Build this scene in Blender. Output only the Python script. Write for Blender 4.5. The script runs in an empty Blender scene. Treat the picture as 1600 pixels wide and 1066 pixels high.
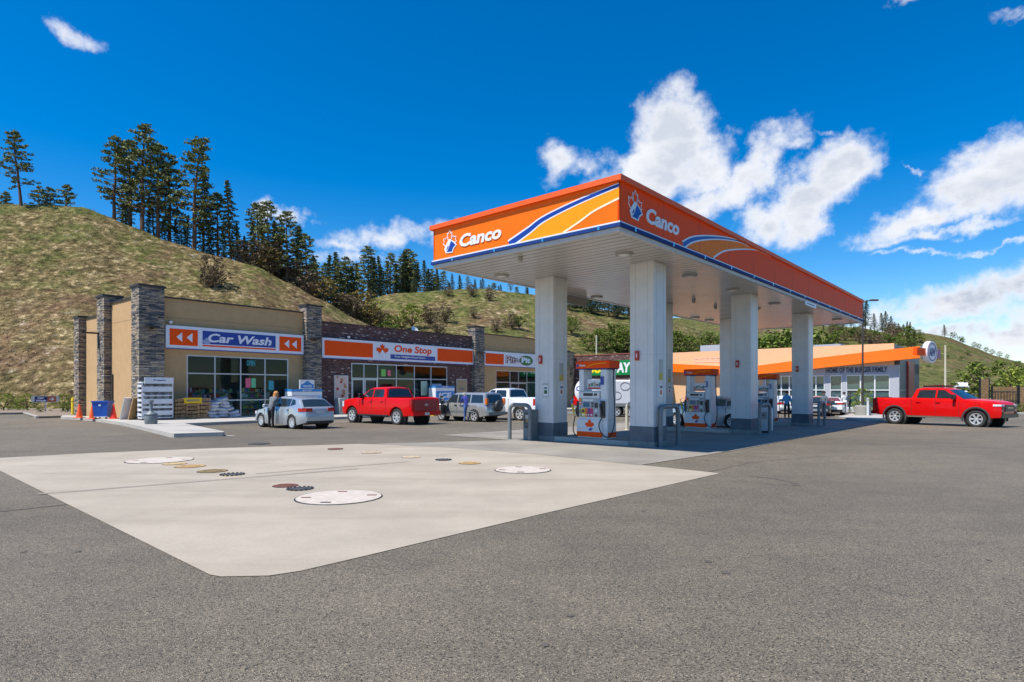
import bpy, bmesh, math, random
from math import sin, cos, pi, radians, sqrt, atan2, atan, hypot
from mathutils import Vector, Matrix, noise
random.seed(7)
S = bpy.context.scene
COL = S.collection
# ---------------------------------------------------------------- camera
F = 923.0; HX = 800.0; HY = 607.0; EYE = 1.5; TILT = 0.012
cam = bpy.data.cameras.new('camera'); cam_o = bpy.data.objects.new('camera', cam); COL.objects.link(cam_o)
cam_o.location = (0, 0, EYE); cam_o.rotation_euler = (pi/2, 0, 0)
cam.sensor_width = 36; cam.sensor_fit = 'HORIZONTAL'; cam.lens = F/1600*36; cam.shift_y = (HY-533)/1600
cam.clip_start = 0.1; cam.clip_end = 6000
S.camera = cam_o
# ---------------------------------------------------------------- sun
SUNV = Vector((-0.4765, -0.313, 1.0)).normalized()
sun = bpy.data.lights.new('sun', 'SUN'); sun.energy = 4.3; sun.angle = radians(0.53); sun.color = (1.0, 0.95, 0.87)
sun_o = bpy.data.objects.new('sun', sun); COL.objects.link(sun_o)
sun_o.rotation_euler = (-SUNV).to_track_quat('-Z', 'Y').to_euler(); sun_o.location = (-20, -15, 40)
S.view_settings.view_transform = 'Standard'; S.view_settings.look = 'None'
S.view_settings.exposure = 0.62; S.view_settings.gamma = 1
# ---------------------------------------------------------------- sky with clouds
W = bpy.data.worlds.new('World'); S.world = W; W.use_nodes = True
nt = W.node_tree; nt.nodes.clear()
def N(t, **k):
    n = nt.nodes.new(t)
    for a, b in k.items(): setattr(n, a, b)
    return n
def L(a, b): nt.links.new(a, b)
def M(op, a, b=None, c=None, clamp=False):
    n = N('ShaderNodeMath', operation=op); n.use_clamp = clamp
    for i, v in enumerate((a, b, c)):
        if v is None: continue
        if isinstance(v, (int, float)): n.inputs[i].default_value = v
        else: L(v, n.inputs[i])
    return n.outputs[0]
sky = N('ShaderNodeTexSky', sky_type='NISHITA'); sky.sun_disc = False
sky.sun_elevation = math.asin(SUNV.z); sky.sun_rotation = atan2(SUNV.x, SUNV.y)
sky.altitude = 600; sky.air_density = 1.0; sky.dust_density = 0.2; sky.ozone_density = 3.0
hs = N('ShaderNodeHueSaturation'); hs.inputs['Saturation'].default_value = 1.5; hs.inputs['Value'].default_value = 1.08; hs.inputs['Hue'].default_value = 0.503
L(sky.outputs[0], hs.inputs['Color'])
tc = N('ShaderNodeTexCoord'); sep = N('ShaderNodeSeparateXYZ'); L(tc.outputs['Generated'], sep.inputs[0])
az = M('ARCTAN2', sep.outputs[0], sep.outputs[1]); el = M('ARCSINE', sep.outputs[2])
comb = N('ShaderNodeCombineXYZ'); L(az, comb.inputs[0]); L(el, comb.inputs[1])
n1 = N('ShaderNodeTexNoise'); n1.inputs['Scale'].default_value = 9; n1.inputs['Detail'].default_value = 7; n1.inputs['Roughness'].default_value = 0.62
L(tc.outputs['Generated'], n1.inputs['Vector'])
vs = N('ShaderNodeVectorMath', operation='SUBTRACT'); L(n1.outputs['Color'], vs.inputs[0]); vs.inputs[1].default_value = (.5, .5, .5)
vm = N('ShaderNodeVectorMath', operation='SCALE'); L(vs.outputs[0], vm.inputs[0]); vm.inputs['Scale'].default_value = 0.10
va = N('ShaderNodeVectorMath', operation='ADD'); L(comb.outputs[0], va.inputs[0]); L(vm.outputs[0], va.inputs[1])
def azel(px, py): return atan((px-HX)/F), atan((HY-py)/hypot(F, px-HX))
# one entry per cloud puff: direction, radii, tilt, thickness
CL = [(1050,215,66,66,10,1.3),(1015,275,95,38,-4,1.1),(1095,262,60,42,-25,1.0),(868,250,38,34,30,.72),(925,262,40,22,0,.62),
      (1165,278,110,30,-34,.98),(1110,318,60,28,-20,.8),(1312,262,74,44,-14,1.2),(1245,320,78,48,-38,1.15),(1195,352,52,34,-20,.8),
      (1535,272,116,48,-27,1.25),(1600,255,90,58,-10,1.2),(1440,338,110,22,-8,.95),(1500,318,110,26,-6,.9),(1460,358,130,10,-4,.72),(1560,376,70,7,-3,.7),(1440,386,70,5,3,.6),
      (1520,462,190,34,-4,.86),(1610,440,130,44,0,.9),(1450,512,200,30,2,.80),(1600,520,160,46,0,.84),(1390,500,80,30,0,.7),(1700,500,200,80,0,.9),
      (412,330,20,24,10,.7),(458,338,36,16,15,.7),(600,372,110,20,3,.62),(520,380,80,14,4,.5),(560,405,120,18,0,.5),(700,372,60,20,0,.45),
      (115,50,40,14,20,.5),(1440,3,60,10,0,.6),(1590,5,40,12,0,.6),(1285,210,26,9,10,.5),(1240,235,40,18,-30,.6),(1435,262,20,4,0,.45)]
field = None
for (px, py, rx, ry, rot, amp) in CL:
    a, e = azel(px, py); k = cos(a)
    s1 = N('ShaderNodeVectorMath', operation='SUBTRACT'); L(va.outputs[0], s1.inputs[0]); s1.inputs[1].default_value = (a, e, 0)
    mp = N('ShaderNodeMapping', vector_type='TEXTURE'); L(s1.outputs[0], mp.inputs[0])
    mp.inputs['Rotation'].default_value = (0, 0, radians(-rot)); mp.inputs['Scale'].default_value = (rx/F*k*k*1.38, ry/F*k*1.42, 1)
    ln = N('ShaderNodeVectorMath', operation='LENGTH'); L(mp.outputs[0], ln.inputs[0])
    v = M('MULTIPLY', M('SUBTRACT', 1.0, ln.outputs['Value'], clamp=True), amp)
    field = v if field is None else M('MAXIMUM', field, v)
n2 = N('ShaderNodeTexNoise'); n2.inputs['Scale'].default_value = 22; n2.inputs['Detail'].default_value = 9; n2.inputs['Roughness'].default_value = 0.60
L(tc.outputs['Generated'], n2.inputs['Vector'])
dens = M('ADD', field, M('MULTIPLY', M('SUBTRACT', n2.outputs[0], 0.53), 1.35))
mr = N('ShaderNodeMapRange', interpolation_type='SMOOTHSTEP'); L(dens, mr.inputs[0])
mr.inputs[1].default_value = 0.10; mr.inputs[2].default_value = 0.74
fm = M('MULTIPLY', mr.outputs[0], M('GREATER_THAN', field, 0.002))
gate = N('ShaderNodeMapRange'); L(field, gate.inputs[0]); gate.inputs[1].default_value = 0.0; gate.inputs[2].default_value = 0.12
fm = M('MULTIPLY', mr.outputs[0], gate.outputs[0])
n3 = N('ShaderNodeTexNoise'); n3.inputs['Scale'].default_value = 13; n3.inputs['Detail'].default_value = 6; n3.inputs['Roughness'].default_value = .55
mpp = N('ShaderNodeMapping'); L(tc.outputs['Generated'], mpp.inputs[0]); mpp.inputs['Scale'].default_value = (1, 1, 2.0); L(mpp.outputs[0], n3.inputs['Vector'])
cr = N('ShaderNodeValToRGB'); L(n3.outputs[0], cr.inputs[0])
cr.color_ramp.elements[0].position = .40; cr.color_ramp.elements[0].color = (1, 1, 1, 1)
cr.color_ramp.elements[1].position = .62; cr.color_ramp.elements[1].color = (0, 0, 0, 1)
shd = N('ShaderNodeMapRange', interpolation_type='SMOOTHSTEP'); L(dens, shd.inputs[0]); shd.inputs[1].default_value = .40; shd.inputs[2].default_value = .95
lowd = N('ShaderNodeMapRange'); L(el, lowd.inputs[0]); lowd.inputs[1].default_value = .22; lowd.inputs[2].default_value = .05; lowd.inputs[3].default_value = .45; lowd.inputs[4].default_value = 1.0
sf = M('MULTIPLY', M('MULTIPLY', shd.outputs[0], M('ADD', M('MULTIPLY', cr.outputs[0], .8), .2)), lowd.outputs[0])
cmx = N('ShaderNodeMix', data_type='RGBA'); L(sf, cmx.inputs[0]); cmx.inputs[6].default_value = (6.3, 6.4, 6.7, 1); cmx.inputs[7].default_value = (1.9, 2.5, 3.6, 1)
mix = N('ShaderNodeMix', data_type='RGBA'); L(fm, mix.inputs[0]); L(hs.outputs[0], mix.inputs[6]); L(cmx.outputs[2], mix.inputs[7])
bg = N('ShaderNodeBackground'); L(mix.outputs[2], bg.inputs[0]); bg.inputs[1].default_value = 0.10
wo = N('ShaderNodeOutputWorld'); L(bg.outputs[0], wo.inputs[0])
# ---------------------------------------------------------------- helpers
def G(y): return -TILT*min(max(y, -120), 75)
def gp(px, py, dz=0.0):                      # ground point seen at a pixel of the survey
    Y = F*(EYE-dz)/(py-HY-TILT*F); return Vector(((px-HX)/F*Y, Y, -TILT*Y+dz))
def at(px, py, Y): return Vector(((px-HX)/F*Y, Y, EYE+Y*(HY-py)/F))
MATS = {}
def mat(name, col=(.5,.5,.5), rough=.6, metal=0, var=.08, scale=6, bump=0, bscale=40, spec=.5, coat=0, emit=None, col2=None):
    if name in MATS: return MATS[name]
    m = bpy.data.materials.new(name); m.use_nodes = True; t = m.node_tree; b = t.nodes['Principled BSDF']
    b.inputs['Roughness'].default_value = rough; b.inputs['Metallic'].default_value = metal
    b.inputs['Specular IOR Level'].default_value = spec; b.inputs['Coat Weight'].default_value = coat
    b.inputs['Coat Roughness'].default_value = .06
    tcn = t.nodes.new('ShaderNodeTexCoord'); nz = t.nodes.new('ShaderNodeTexNoise')
    nz.inputs['Scale'].default_value = scale; nz.inputs['Detail'].default_value = 5; nz.inputs['Roughness'].default_value = .6
    t.links.new(tcn.outputs['Object'], nz.inputs['Vector'])
    rp = t.nodes.new('ShaderNodeValToRGB'); t.links.new(nz.outputs[0], rp.inputs[0])
    c2 = col2 if col2 else tuple(c*(1+var) for c in col); c1 = col if col2 else tuple(c*(1-var) for c in col)
    rp.color_ramp.elements[0].position = .32; rp.color_ramp.elements[0].color = (*c1, 1)
    rp.color_ramp.elements[1].position = .68; rp.color_ramp.elements[1].color = (*c2, 1)
    t.links.new(rp.outputs[0], b.inputs['Base Color'])
    if bump:
        nb = t.nodes.new('ShaderNodeTexNoise'); nb.inputs['Scale'].default_value = bscale; nb.inputs['Detail'].default_value = 4
        t.links.new(tcn.outputs['Object'], nb.inputs['Vector'])
        bp = t.nodes.new('ShaderNodeBump'); bp.inputs['Strength'].default_value = bump; bp.inputs['Distance'].default_value = .02
        t.links.new(nb.outputs[0], bp.inputs['Height']); t.links.new(bp.outputs[0], b.inputs['Normal'])
    if emit: b.inputs['Emission Color'].default_value = (*emit[:3], 1); b.inputs['Emission Strength'].default_value = emit[3]
    MATS[name] = m; return m
def nodemat(name):
    m = bpy.data.materials.new(name); m.use_nodes = True; MATS[name] = m
    t = m.node_tree; b = t.nodes['Principled BSDF']
    def add(ty, ins=None, **k):
        n = t.nodes.new(ty)
        for a, v in k.items(): setattr(n, a, v)
        for a, v in (ins or {}).items():
            if isinstance(v, bpy.types.NodeSocket): t.links.new(v, n.inputs[a])
            else: n.inputs[a].default_value = v
        return n
    return m, t, b, add
def ramp(add, fac, stops):
    r = add('ShaderNodeValToRGB', {0: fac}); e = r.color_ramp.elements
    while len(e) < len(stops): e.new(.5)
    for i, (p, c) in enumerate(stops): e[i].position = p; e[i].color = (*c, 1)
    return r.outputs[0]
def mixc(add, fac, a, b, mode='MIX'):
    n = add('ShaderNodeMix', None, data_type='RGBA', blend_type=mode)
    for i, v in ((0, fac), (6, a), (7, b)):
        if isinstance(v, bpy.types.NodeSocket): n.id_data.links.new(v, n.inputs[i])
        else: n.inputs[i].default_value = v if i == 0 else (*v, 1)
    return n.outputs[2]
def tex(add, sc, det=5, ro=.6, src=None, z=(1,1,1)):
    c = add('ShaderNodeTexCoord'); v = c.outputs['Object']
    if z != (1,1,1): v = add('ShaderNodeMapping', {0: v, 'Scale': z}).outputs[0]
    return add('ShaderNodeTexNoise', {'Vector': v, 'Scale': sc, 'Detail': det, 'Roughness': ro}).outputs[0]

def asphalt(name, base, dark):
    m, t, b, add = nodemat(name)
    c = add('ShaderNodeTexCoord').outputs['Object']
    vor = add('ShaderNodeTexVoronoi', {'Vector': c, 'Scale': 135.0})
    sepc = add('ShaderNodeSeparateColor', {0: vor.outputs['Color']})
    st = ramp(add, sepc.outputs[0], [(0, tuple(x*.12 for x in base)), (.13, tuple(x*.22 for x in base)), (.24, tuple(x*.72 for x in base)), (.75, base), (.93, tuple(x*1.35 for x in base)), (1, tuple(x*2.2 for x in base))])
    big = tex(add, .12, 6, .65); med = tex(add, 1.3, 6, .7)
    c1 = mixc(add, ramp(add, big, [(.38, (0,0,0)), (.66, (1,1,1))]), st, tuple(d for d in dark), 'MULTIPLY')
    c2 = mixc(add, 1.0, c1, ramp(add, med, [(.3, (.86,.86,.87)), (.7, (1.1,1.09,1.07))]), 'MULTIPLY')
    # oil spots
    sp = add('ShaderNodeTexVoronoi', {'Vector': c, 'Scale': .42}); 
    dist = add('ShaderNodeMath', {0: sp.outputs['Distance'], 1: .032}, operation='LESS_THAN').outputs[0]
    c3 = mixc(add, add('ShaderNodeMath', {0: dist, 1: .72}, operation='MULTIPLY').outputs[0], c2, (.035,.034,.036))
    # long faint tyre streaks
    wv = tex(add, 1.0, 4, .6, z=(.12, 1.6, 1))
    c4 = mixc(add, 1.0, c3, ramp(add, wv, [(.38, (.94,.94,.94)), (.56, (1.02,1.02,1.02))]), 'MULTIPLY')
    t.links.new(c4, b.inputs['Base Color']); b.inputs['Roughness'].default_value = .7; b.inputs['Specular IOR Level'].default_value = .5
    bp = add('ShaderNodeBump', {'Height': vor.outputs['Distance'], 'Strength': .8, 'Distance': .012})
    t.links.new(bp.outputs[0], b.inputs['Normal']); return m
A1 = asphalt('asphalt_mat', (.222,.186,.132), (.66,.66,.66))
def concrete(name, base, dirt, joints=0):
    m, t, b, add = nodemat(name)
    a = ramp(add, tex(add, .5, 8, .68), [(.3, dirt), (.62, base)])
    c = mixc(add, 1.0, a, ramp(add, tex(add, 38, 4, .7), [(.3, (.92,.92,.92)), (.7, (1.06,1.06,1.06))]), 'MULTIPLY')
    st = ramp(add, tex(add, .8, 5, .6, z=(.15, 1.4, 1)), [(.36, (.86,.85,.84)), (.52, (1,1,1))])
    c = mixc(add, .8, c, st, 'MULTIPLY')
    t.links.new(c, b.inputs['Base Color']); b.inputs['Roughness'].default_value = .8
    bp = add('ShaderNodeBump', {'Height': tex(add, 60, 4), 'Strength': .25, 'Distance': .006}); t.links.new(bp.outputs[0], b.inputs['Normal'])
    return m
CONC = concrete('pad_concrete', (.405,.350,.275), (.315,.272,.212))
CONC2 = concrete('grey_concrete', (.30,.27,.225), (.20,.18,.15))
CONC3 = concrete('kerb_concrete', (.46,.43,.38), (.34,.32,.29))
def hillmat(name, greener=0.0, sc=1.0):
    m, t, b, add = nodemat(name)
    n_s = tex(add, .85*sc, 10, .80); n_m = tex(add, .11*sc, 8, .70); n_l = tex(add, .035*sc, 5, .6)
    dry = ramp(add, n_s, [(.38, (.028,.022,.008)), (.46, (.095,.072,.030)), (.53, (.18,.135,.060)), (.585, (.33,.25,.125)), (.64, (.62,.50,.32))])
    grn = ramp(add, n_s, [(.37, (.026,.034,.008)), (.5, (.090,.098,.026)), (.62, (.20,.185,.062))])
    red = ramp(add, n_s, [(.37, (.05,.030,.017)), (.5, (.13,.078,.043)), (.64, (.26,.165,.095))])
    zz = add('ShaderNodeSeparateXYZ', {0: add('ShaderNodeTexCoord').outputs['Object']}).outputs[2]
    hz_ = add('ShaderNodeMath', {0: add('ShaderNodeMath', {0: zz, 1: .0045*min(1,sc*1.2)}, operation='MULTIPLY').outputs[0], 1: n_m}, operation='ADD').outputs[0]
    f1 = ramp(add, hz_, [(.52-greener, (0,0,0)), (.64-greener, (1,1,1))])
    c = mixc(add, f1, dry, grn)
    f2 = ramp(add, tex(add, .09*sc, 6, .7, z=(1,1,.7)), [(.52, (0,0,0)), (.62, (1,1,1))])
    c = mixc(add, mixc(add, .75, (0,0,0), f2), c, red)
    rock = ramp(add, tex(add, .55*sc, 9, .85), [(.56, (0,0,0)), (.63, (1,1,1))])
    rk2 = ramp(add, tex(add, .06*sc, 4, .6, z=(1.5,1.5,.5)), [(.53-.02*greener, (0,0,0)), (.60, (1,1,1))])
    c = mixc(add, mixc(add, 1.0, rock, rk2, 'MULTIPLY'), c, (.46,.39,.29))
    t.links.new(c, b.inputs['Base Color']); b.inputs['Roughness'].default_value = .95; b.inputs['Specular IOR Level'].default_value = .1
    bp = add('ShaderNodeBump', {'Height': n_s, 'Strength': .5, 'Distance': .6/sc}); t.links.new(bp.outputs[0], b.inputs['Normal'])
    return m
HILL1 = hillmat('hill_dry', -.045); HILL2 = hillmat('hill_mid', .03, .6); HILL3 = hillmat('hill_green', .13, .32)
GRD = hillmat('field', .05, .5)
def brickmat(name, bw, bh, stops, mortar, msize, bump=.4, axis='xz', rough=.85, warp=0):
    m, t, b, add = nodemat(name)
    s = add('ShaderNodeSeparateXYZ', {0: add('ShaderNodeTexCoord').outputs['Object']})
    h = add('ShaderNodeMath', {0: s.outputs[0], 1: s.outputs[1]}, operation='ADD').outputs[0]
    v = add('ShaderNodeCombineXYZ', {0: h, 1: s.outputs[2]}).outputs[0]
    br = add('ShaderNodeTexBrick', {'Vector': v, 'Color1': (0,0,0,1), 'Color2': (1,1,1,1), 'Mortar': (.5,.5,.5,1), 'Scale': 1.0,
             'Mortar Size': msize, 'Brick Width': bw, 'Row Height': bh, 'Mortar Smooth': .1, 'Bias': 0.0})
    br.offset = .37; br.squash = 1.4 if warp else 1.0; br.squash_frequency = 3
    c = ramp(add, br.outputs['Color'], stops)
    c = mixc(add, 1.0, c, ramp(add, tex(add, 14, 5, .7), [(.3, (.75,.75,.75)), (.7, (1.2,1.2,1.2))]), 'MULTIPLY')
    c = mixc(add, br.outputs['Fac'], c, mortar)
    t.links.new(c, b.inputs['Base Color']); b.inputs['Roughness'].default_value = rough
    hgt = mixc(add, br.outputs['Fac'], br.outputs['Color'], (0,0,0))
    bp = add('ShaderNodeBump', {'Height': hgt, 'Strength': bump, 'Distance': .05}); t.links.new(bp.outputs[0], b.inputs['Normal'])
    return m
STONE = brickmat('ledge_stone', .34, .075, [(0,(.07,.065,.065)),(.2,(.14,.135,.14)),(.4,(.26,.225,.185)),(.6,(.38,.30,.21)),(.78,(.52,.40,.27)),(.9,(.15,.15,.165)),(1,(.60,.51,.39))], (.02,.018,.016), .008, .9, warp=1)
BRICK = brickmat('dark_brick', .24, .085, [(0,(.08,.038,.036)),(.45,(.13,.062,.055)),(.85,(.20,.10,.085)),(.945,(.20,.10,.085)),(.96,(.42,.34,.30)),(1,(.5,.42,.36))], (.035,.026,.028), .009, .4)
PALEST = brickmat('pale_stone', .4, .15, [(0,(.25,.19,.13)),(.5,(.36,.29,.2)),(1,(.48,.40,.30))], (.2,.17,.13), .01, .5)
def soffitmat():
    m, t, b, add = nodemat('soffit_panels')
    s = add('ShaderNodeSeparateXYZ', {0: add('ShaderNodeTexCoord').outputs['Object']})
    f = add('ShaderNodeMath', {0: add('ShaderNodeMath', {0: s.outputs[0], 1: .3}, operation='DIVIDE').outputs[0]}, operation='FRACT').outputs[0]
    g = ramp(add, f, [(0,(0,0,0)),(.10,(1,1,1)),(.86,(.92,.92,.92)),(1,(0,0,0))])
    c = mixc(add, g, (.24,.23,.21), (.50,.485,.455))
    c = mixc(add, 1.0, c, ramp(add, tex(add, .9, 5, .6), [(.3,(.9,.89,.87)),(.7,(1.05,1.05,1.05))]), 'MULTIPLY')
    t.links.new(c, b.inputs['Base Color']); b.inputs['Roughness'].default_value = .24
    bp = add('ShaderNodeBump', {'Height': g, 'Strength': .9, 'Distance': .035}); t.links.new(bp.outputs[0], b.inputs['Normal'])
    return m
SOFF = soffitmat()
def leafmat(name, a, b_, c_):
    m, t, b, add = nodemat(name)
    g = add('ShaderNodeNewGeometry')
    c = ramp(add, g.outputs['Random Per Island'], [(0, a), (.5, b_), (1, c_)])
    t.links.new(c, b.inputs['Base Color']); b.inputs['Roughness'].default_value = .75; b.inputs['Specular IOR Level'].default_value = .15
    b.inputs['Subsurface Weight'].default_value = 0
    return m
L_PINE = leafmat('pine_needles', (.065,.082,.026), (.15,.175,.06), (.32,.32,.13))
L_FIR = leafmat('fir_needles', (.035,.052,.022), (.09,.11,.042), (.19,.20,.08))
L_DEC = leafmat('leaves_green', (.05,.08,.012), (.12,.165,.026), (.23,.27,.06))
L_YEL = leafmat('leaves_yellowgreen', (.10,.13,.015), (.20,.25,.03), (.32,.36,.07))
L_BRN = leafmat('twigs_brown', (.09,.065,.04), (.17,.125,.075), (.28,.21,.13))
L_RUST = leafmat('leaves_rust', (.13,.09,.02), (.22,.16,.04), (.30,.22,.06))
BARK = mat('bark', (.13,.075,.05), .9, var=.4, scale=3, bump=.5)

WHT = mat('white_paint', (.72,.73,.74), .35, var=.04)
GRV = mat('cladding_groove', (.40,.41,.42), .6)
COLW = mat('column_cladding', (.62,.61,.60), .38, var=.06, scale=1.5)
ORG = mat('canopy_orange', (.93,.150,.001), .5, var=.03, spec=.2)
ORG2 = mat('canopy_shade_topper_red', (.86,.075,.002), .6, var=.04, spec=.2)  # shaded fascia sides: shade put into the orange; pump toppers simply red
ORGC = mat('canopy_cap', (.80,.10,.003), .55, var=.04)
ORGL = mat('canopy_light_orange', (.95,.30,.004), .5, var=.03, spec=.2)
BLU = mat('sign_blue', (.012,.045,.30), .3, var=.04)
BLUD = mat('gutter_blue', (.012,.045,.19), .7, var=.05, spec=.15)
SIGNW = mat('sign_white', (.80,.79,.82), .35, var=.03)
SIGNR = mat('sign_red', (.95,.085,.003), .6, var=.04, spec=.2)
REDT = mat('sign_red_dark', (.55,.03,.02), .35)
TAN = mat('stucco_tan', (.50,.315,.15), .9, var=.06, scale=2, bump=.3, bscale=60)
TRIMB = mat('dark_metal_trim', (.035,.024,.022), .5, var=.15)
ALU = mat('aluminium_frame', (.52,.55,.58), .35, metal=.6, var=.05)
GREY = mat('grey_paint', (.085,.11,.135), .5, var=.22, scale=3)
GUARD = mat('guard_grey', (.17,.185,.19), .45, var=.15, scale=4)
CREAM = mat('cream_pole_sunlit_guard', (.52,.48,.36), .5)
BLACK = mat('black_rubber', (.012,.012,.013), .6, var=.2)
TYRE = mat('tyre', (.028,.028,.028), .85, var=.25, scale=20)
PLBK = mat('black_plastic', (.02,.02,.022), .35)
CHR = mat('chrome', (.75,.76,.78), .15, metal=1, var=.03)
RIM = mat('alloy_rim', (.66,.67,.68), .35, metal=.5, var=.05)
DISC = mat('wheel_dark', (.03,.03,.032), .6)
REDP = mat('red_car_paint', (.60,.003,.003), .35, var=.03, coat=.22, spec=.2)
REDP2 = mat('deep_red_car_paint', (.30,.008,.018), .3, var=.03, coat=.5)
SILV = mat('silver_car_paint', (.46,.49,.52), .3, metal=.55, var=.03, coat=.8)
SILB = mat('silver_beige_paint', (.42,.42,.40), .3, metal=.5, var=.03, coat=.8)
WHC = mat('white_car_paint', (.74,.75,.76), .28, var=.02, coat=1)
TAILR = mat('tail_red', (.50,.01,.01), .15, var=.1, coat=.5)
AMBER = mat('amber_lens', (.75,.16,.01), .2)
LENS = mat('headlight_lens', (.70,.72,.75), .08, var=.1, coat=.6)
YEL = mat('yellow_paint', (.75,.50,.01), .45, var=.06)
CONE = mat('cone_orange', (.85,.10,.01), .5)
BINB = mat('blue_bin', (.012,.09,.42), .4)
WOOD = mat('firewood', (.24,.13,.06), .85, col2=(.60,.38,.19), scale=7, bump=.6)
BAGW = mat('bag_plastic', (.30,.31,.34), .25, col2=(.62,.62,.64), scale=4, bump=.5, bscale=14)
GRN = mat('sign_green', (.004,.20,.05), .4)
DGRN = mat('sign_dark_green', (.015,.09,.03), .4)
PEACH = mat('peach_stucco', (.74,.46,.25), .9, var=.03, scale=2)
PEACH2 = mat('dark_tan_wall', (.30,.20,.11), .9)
ORB = mat('orange_band', (.95,.175,.002), .4, var=.02)
PANEL = mat('grey_panel', (.42,.43,.47), .5, var=.03)
PANEL2 = mat('dark_grey_panel', (.10,.10,.12), .5)
MULCH = mat('mulch', (.13,.09,.06), .95, col2=(.33,.26,.19), scale=9, bump=1, bscale=18)
PAINT = mat('line_paint', (.50,.49,.46), .8, var=.25, scale=5)
RUST = mat('manhole_rust', (.15,.05,.035), .8, var=.3)
OCHRE = mat('manhole_ochre', (.40,.25,.10), .8, var=.2)
MHW = mat('manhole_white', (.42,.365,.31), .85, col2=(.55,.48,.42), scale=9)
FLOOR = mat('shop_floor', (.10,.10,.10), .5)
def glass():
    m, t, b, add = nodemat('shop_glass')
    out = t.nodes['Material Output']
    tr = add('ShaderNodeBsdfTransparent', {0: (.78,.88,.88,1)}); gl = add('ShaderNodeBsdfGlossy', {0: (.95,1,1,1), 'Roughness': .02})
    fr = add('ShaderNodeFresnel', {0: 1.22})
    nzz = tex(add, 1.2, 2); bp = add('ShaderNodeBump', {'Height': nzz, 'Strength': .03, 'Distance': .05}); t.links.new(bp.outputs[0], gl.inputs['Normal'])
    mx = add('ShaderNodeMixShader', {0: fr.outputs[0], 1: tr.outputs[0], 2: gl.outputs[0]}); t.links.new(mx.outputs[0], out.inputs[0]); return m
GLASS = glass()
CGL = mat('car_glass', (.018,.028,.036), .04, var=.2, spec=.8)
CGL2 = mat('car_glass_green', (.05,.10,.10), .05, var=.2, spec=.8)

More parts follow.
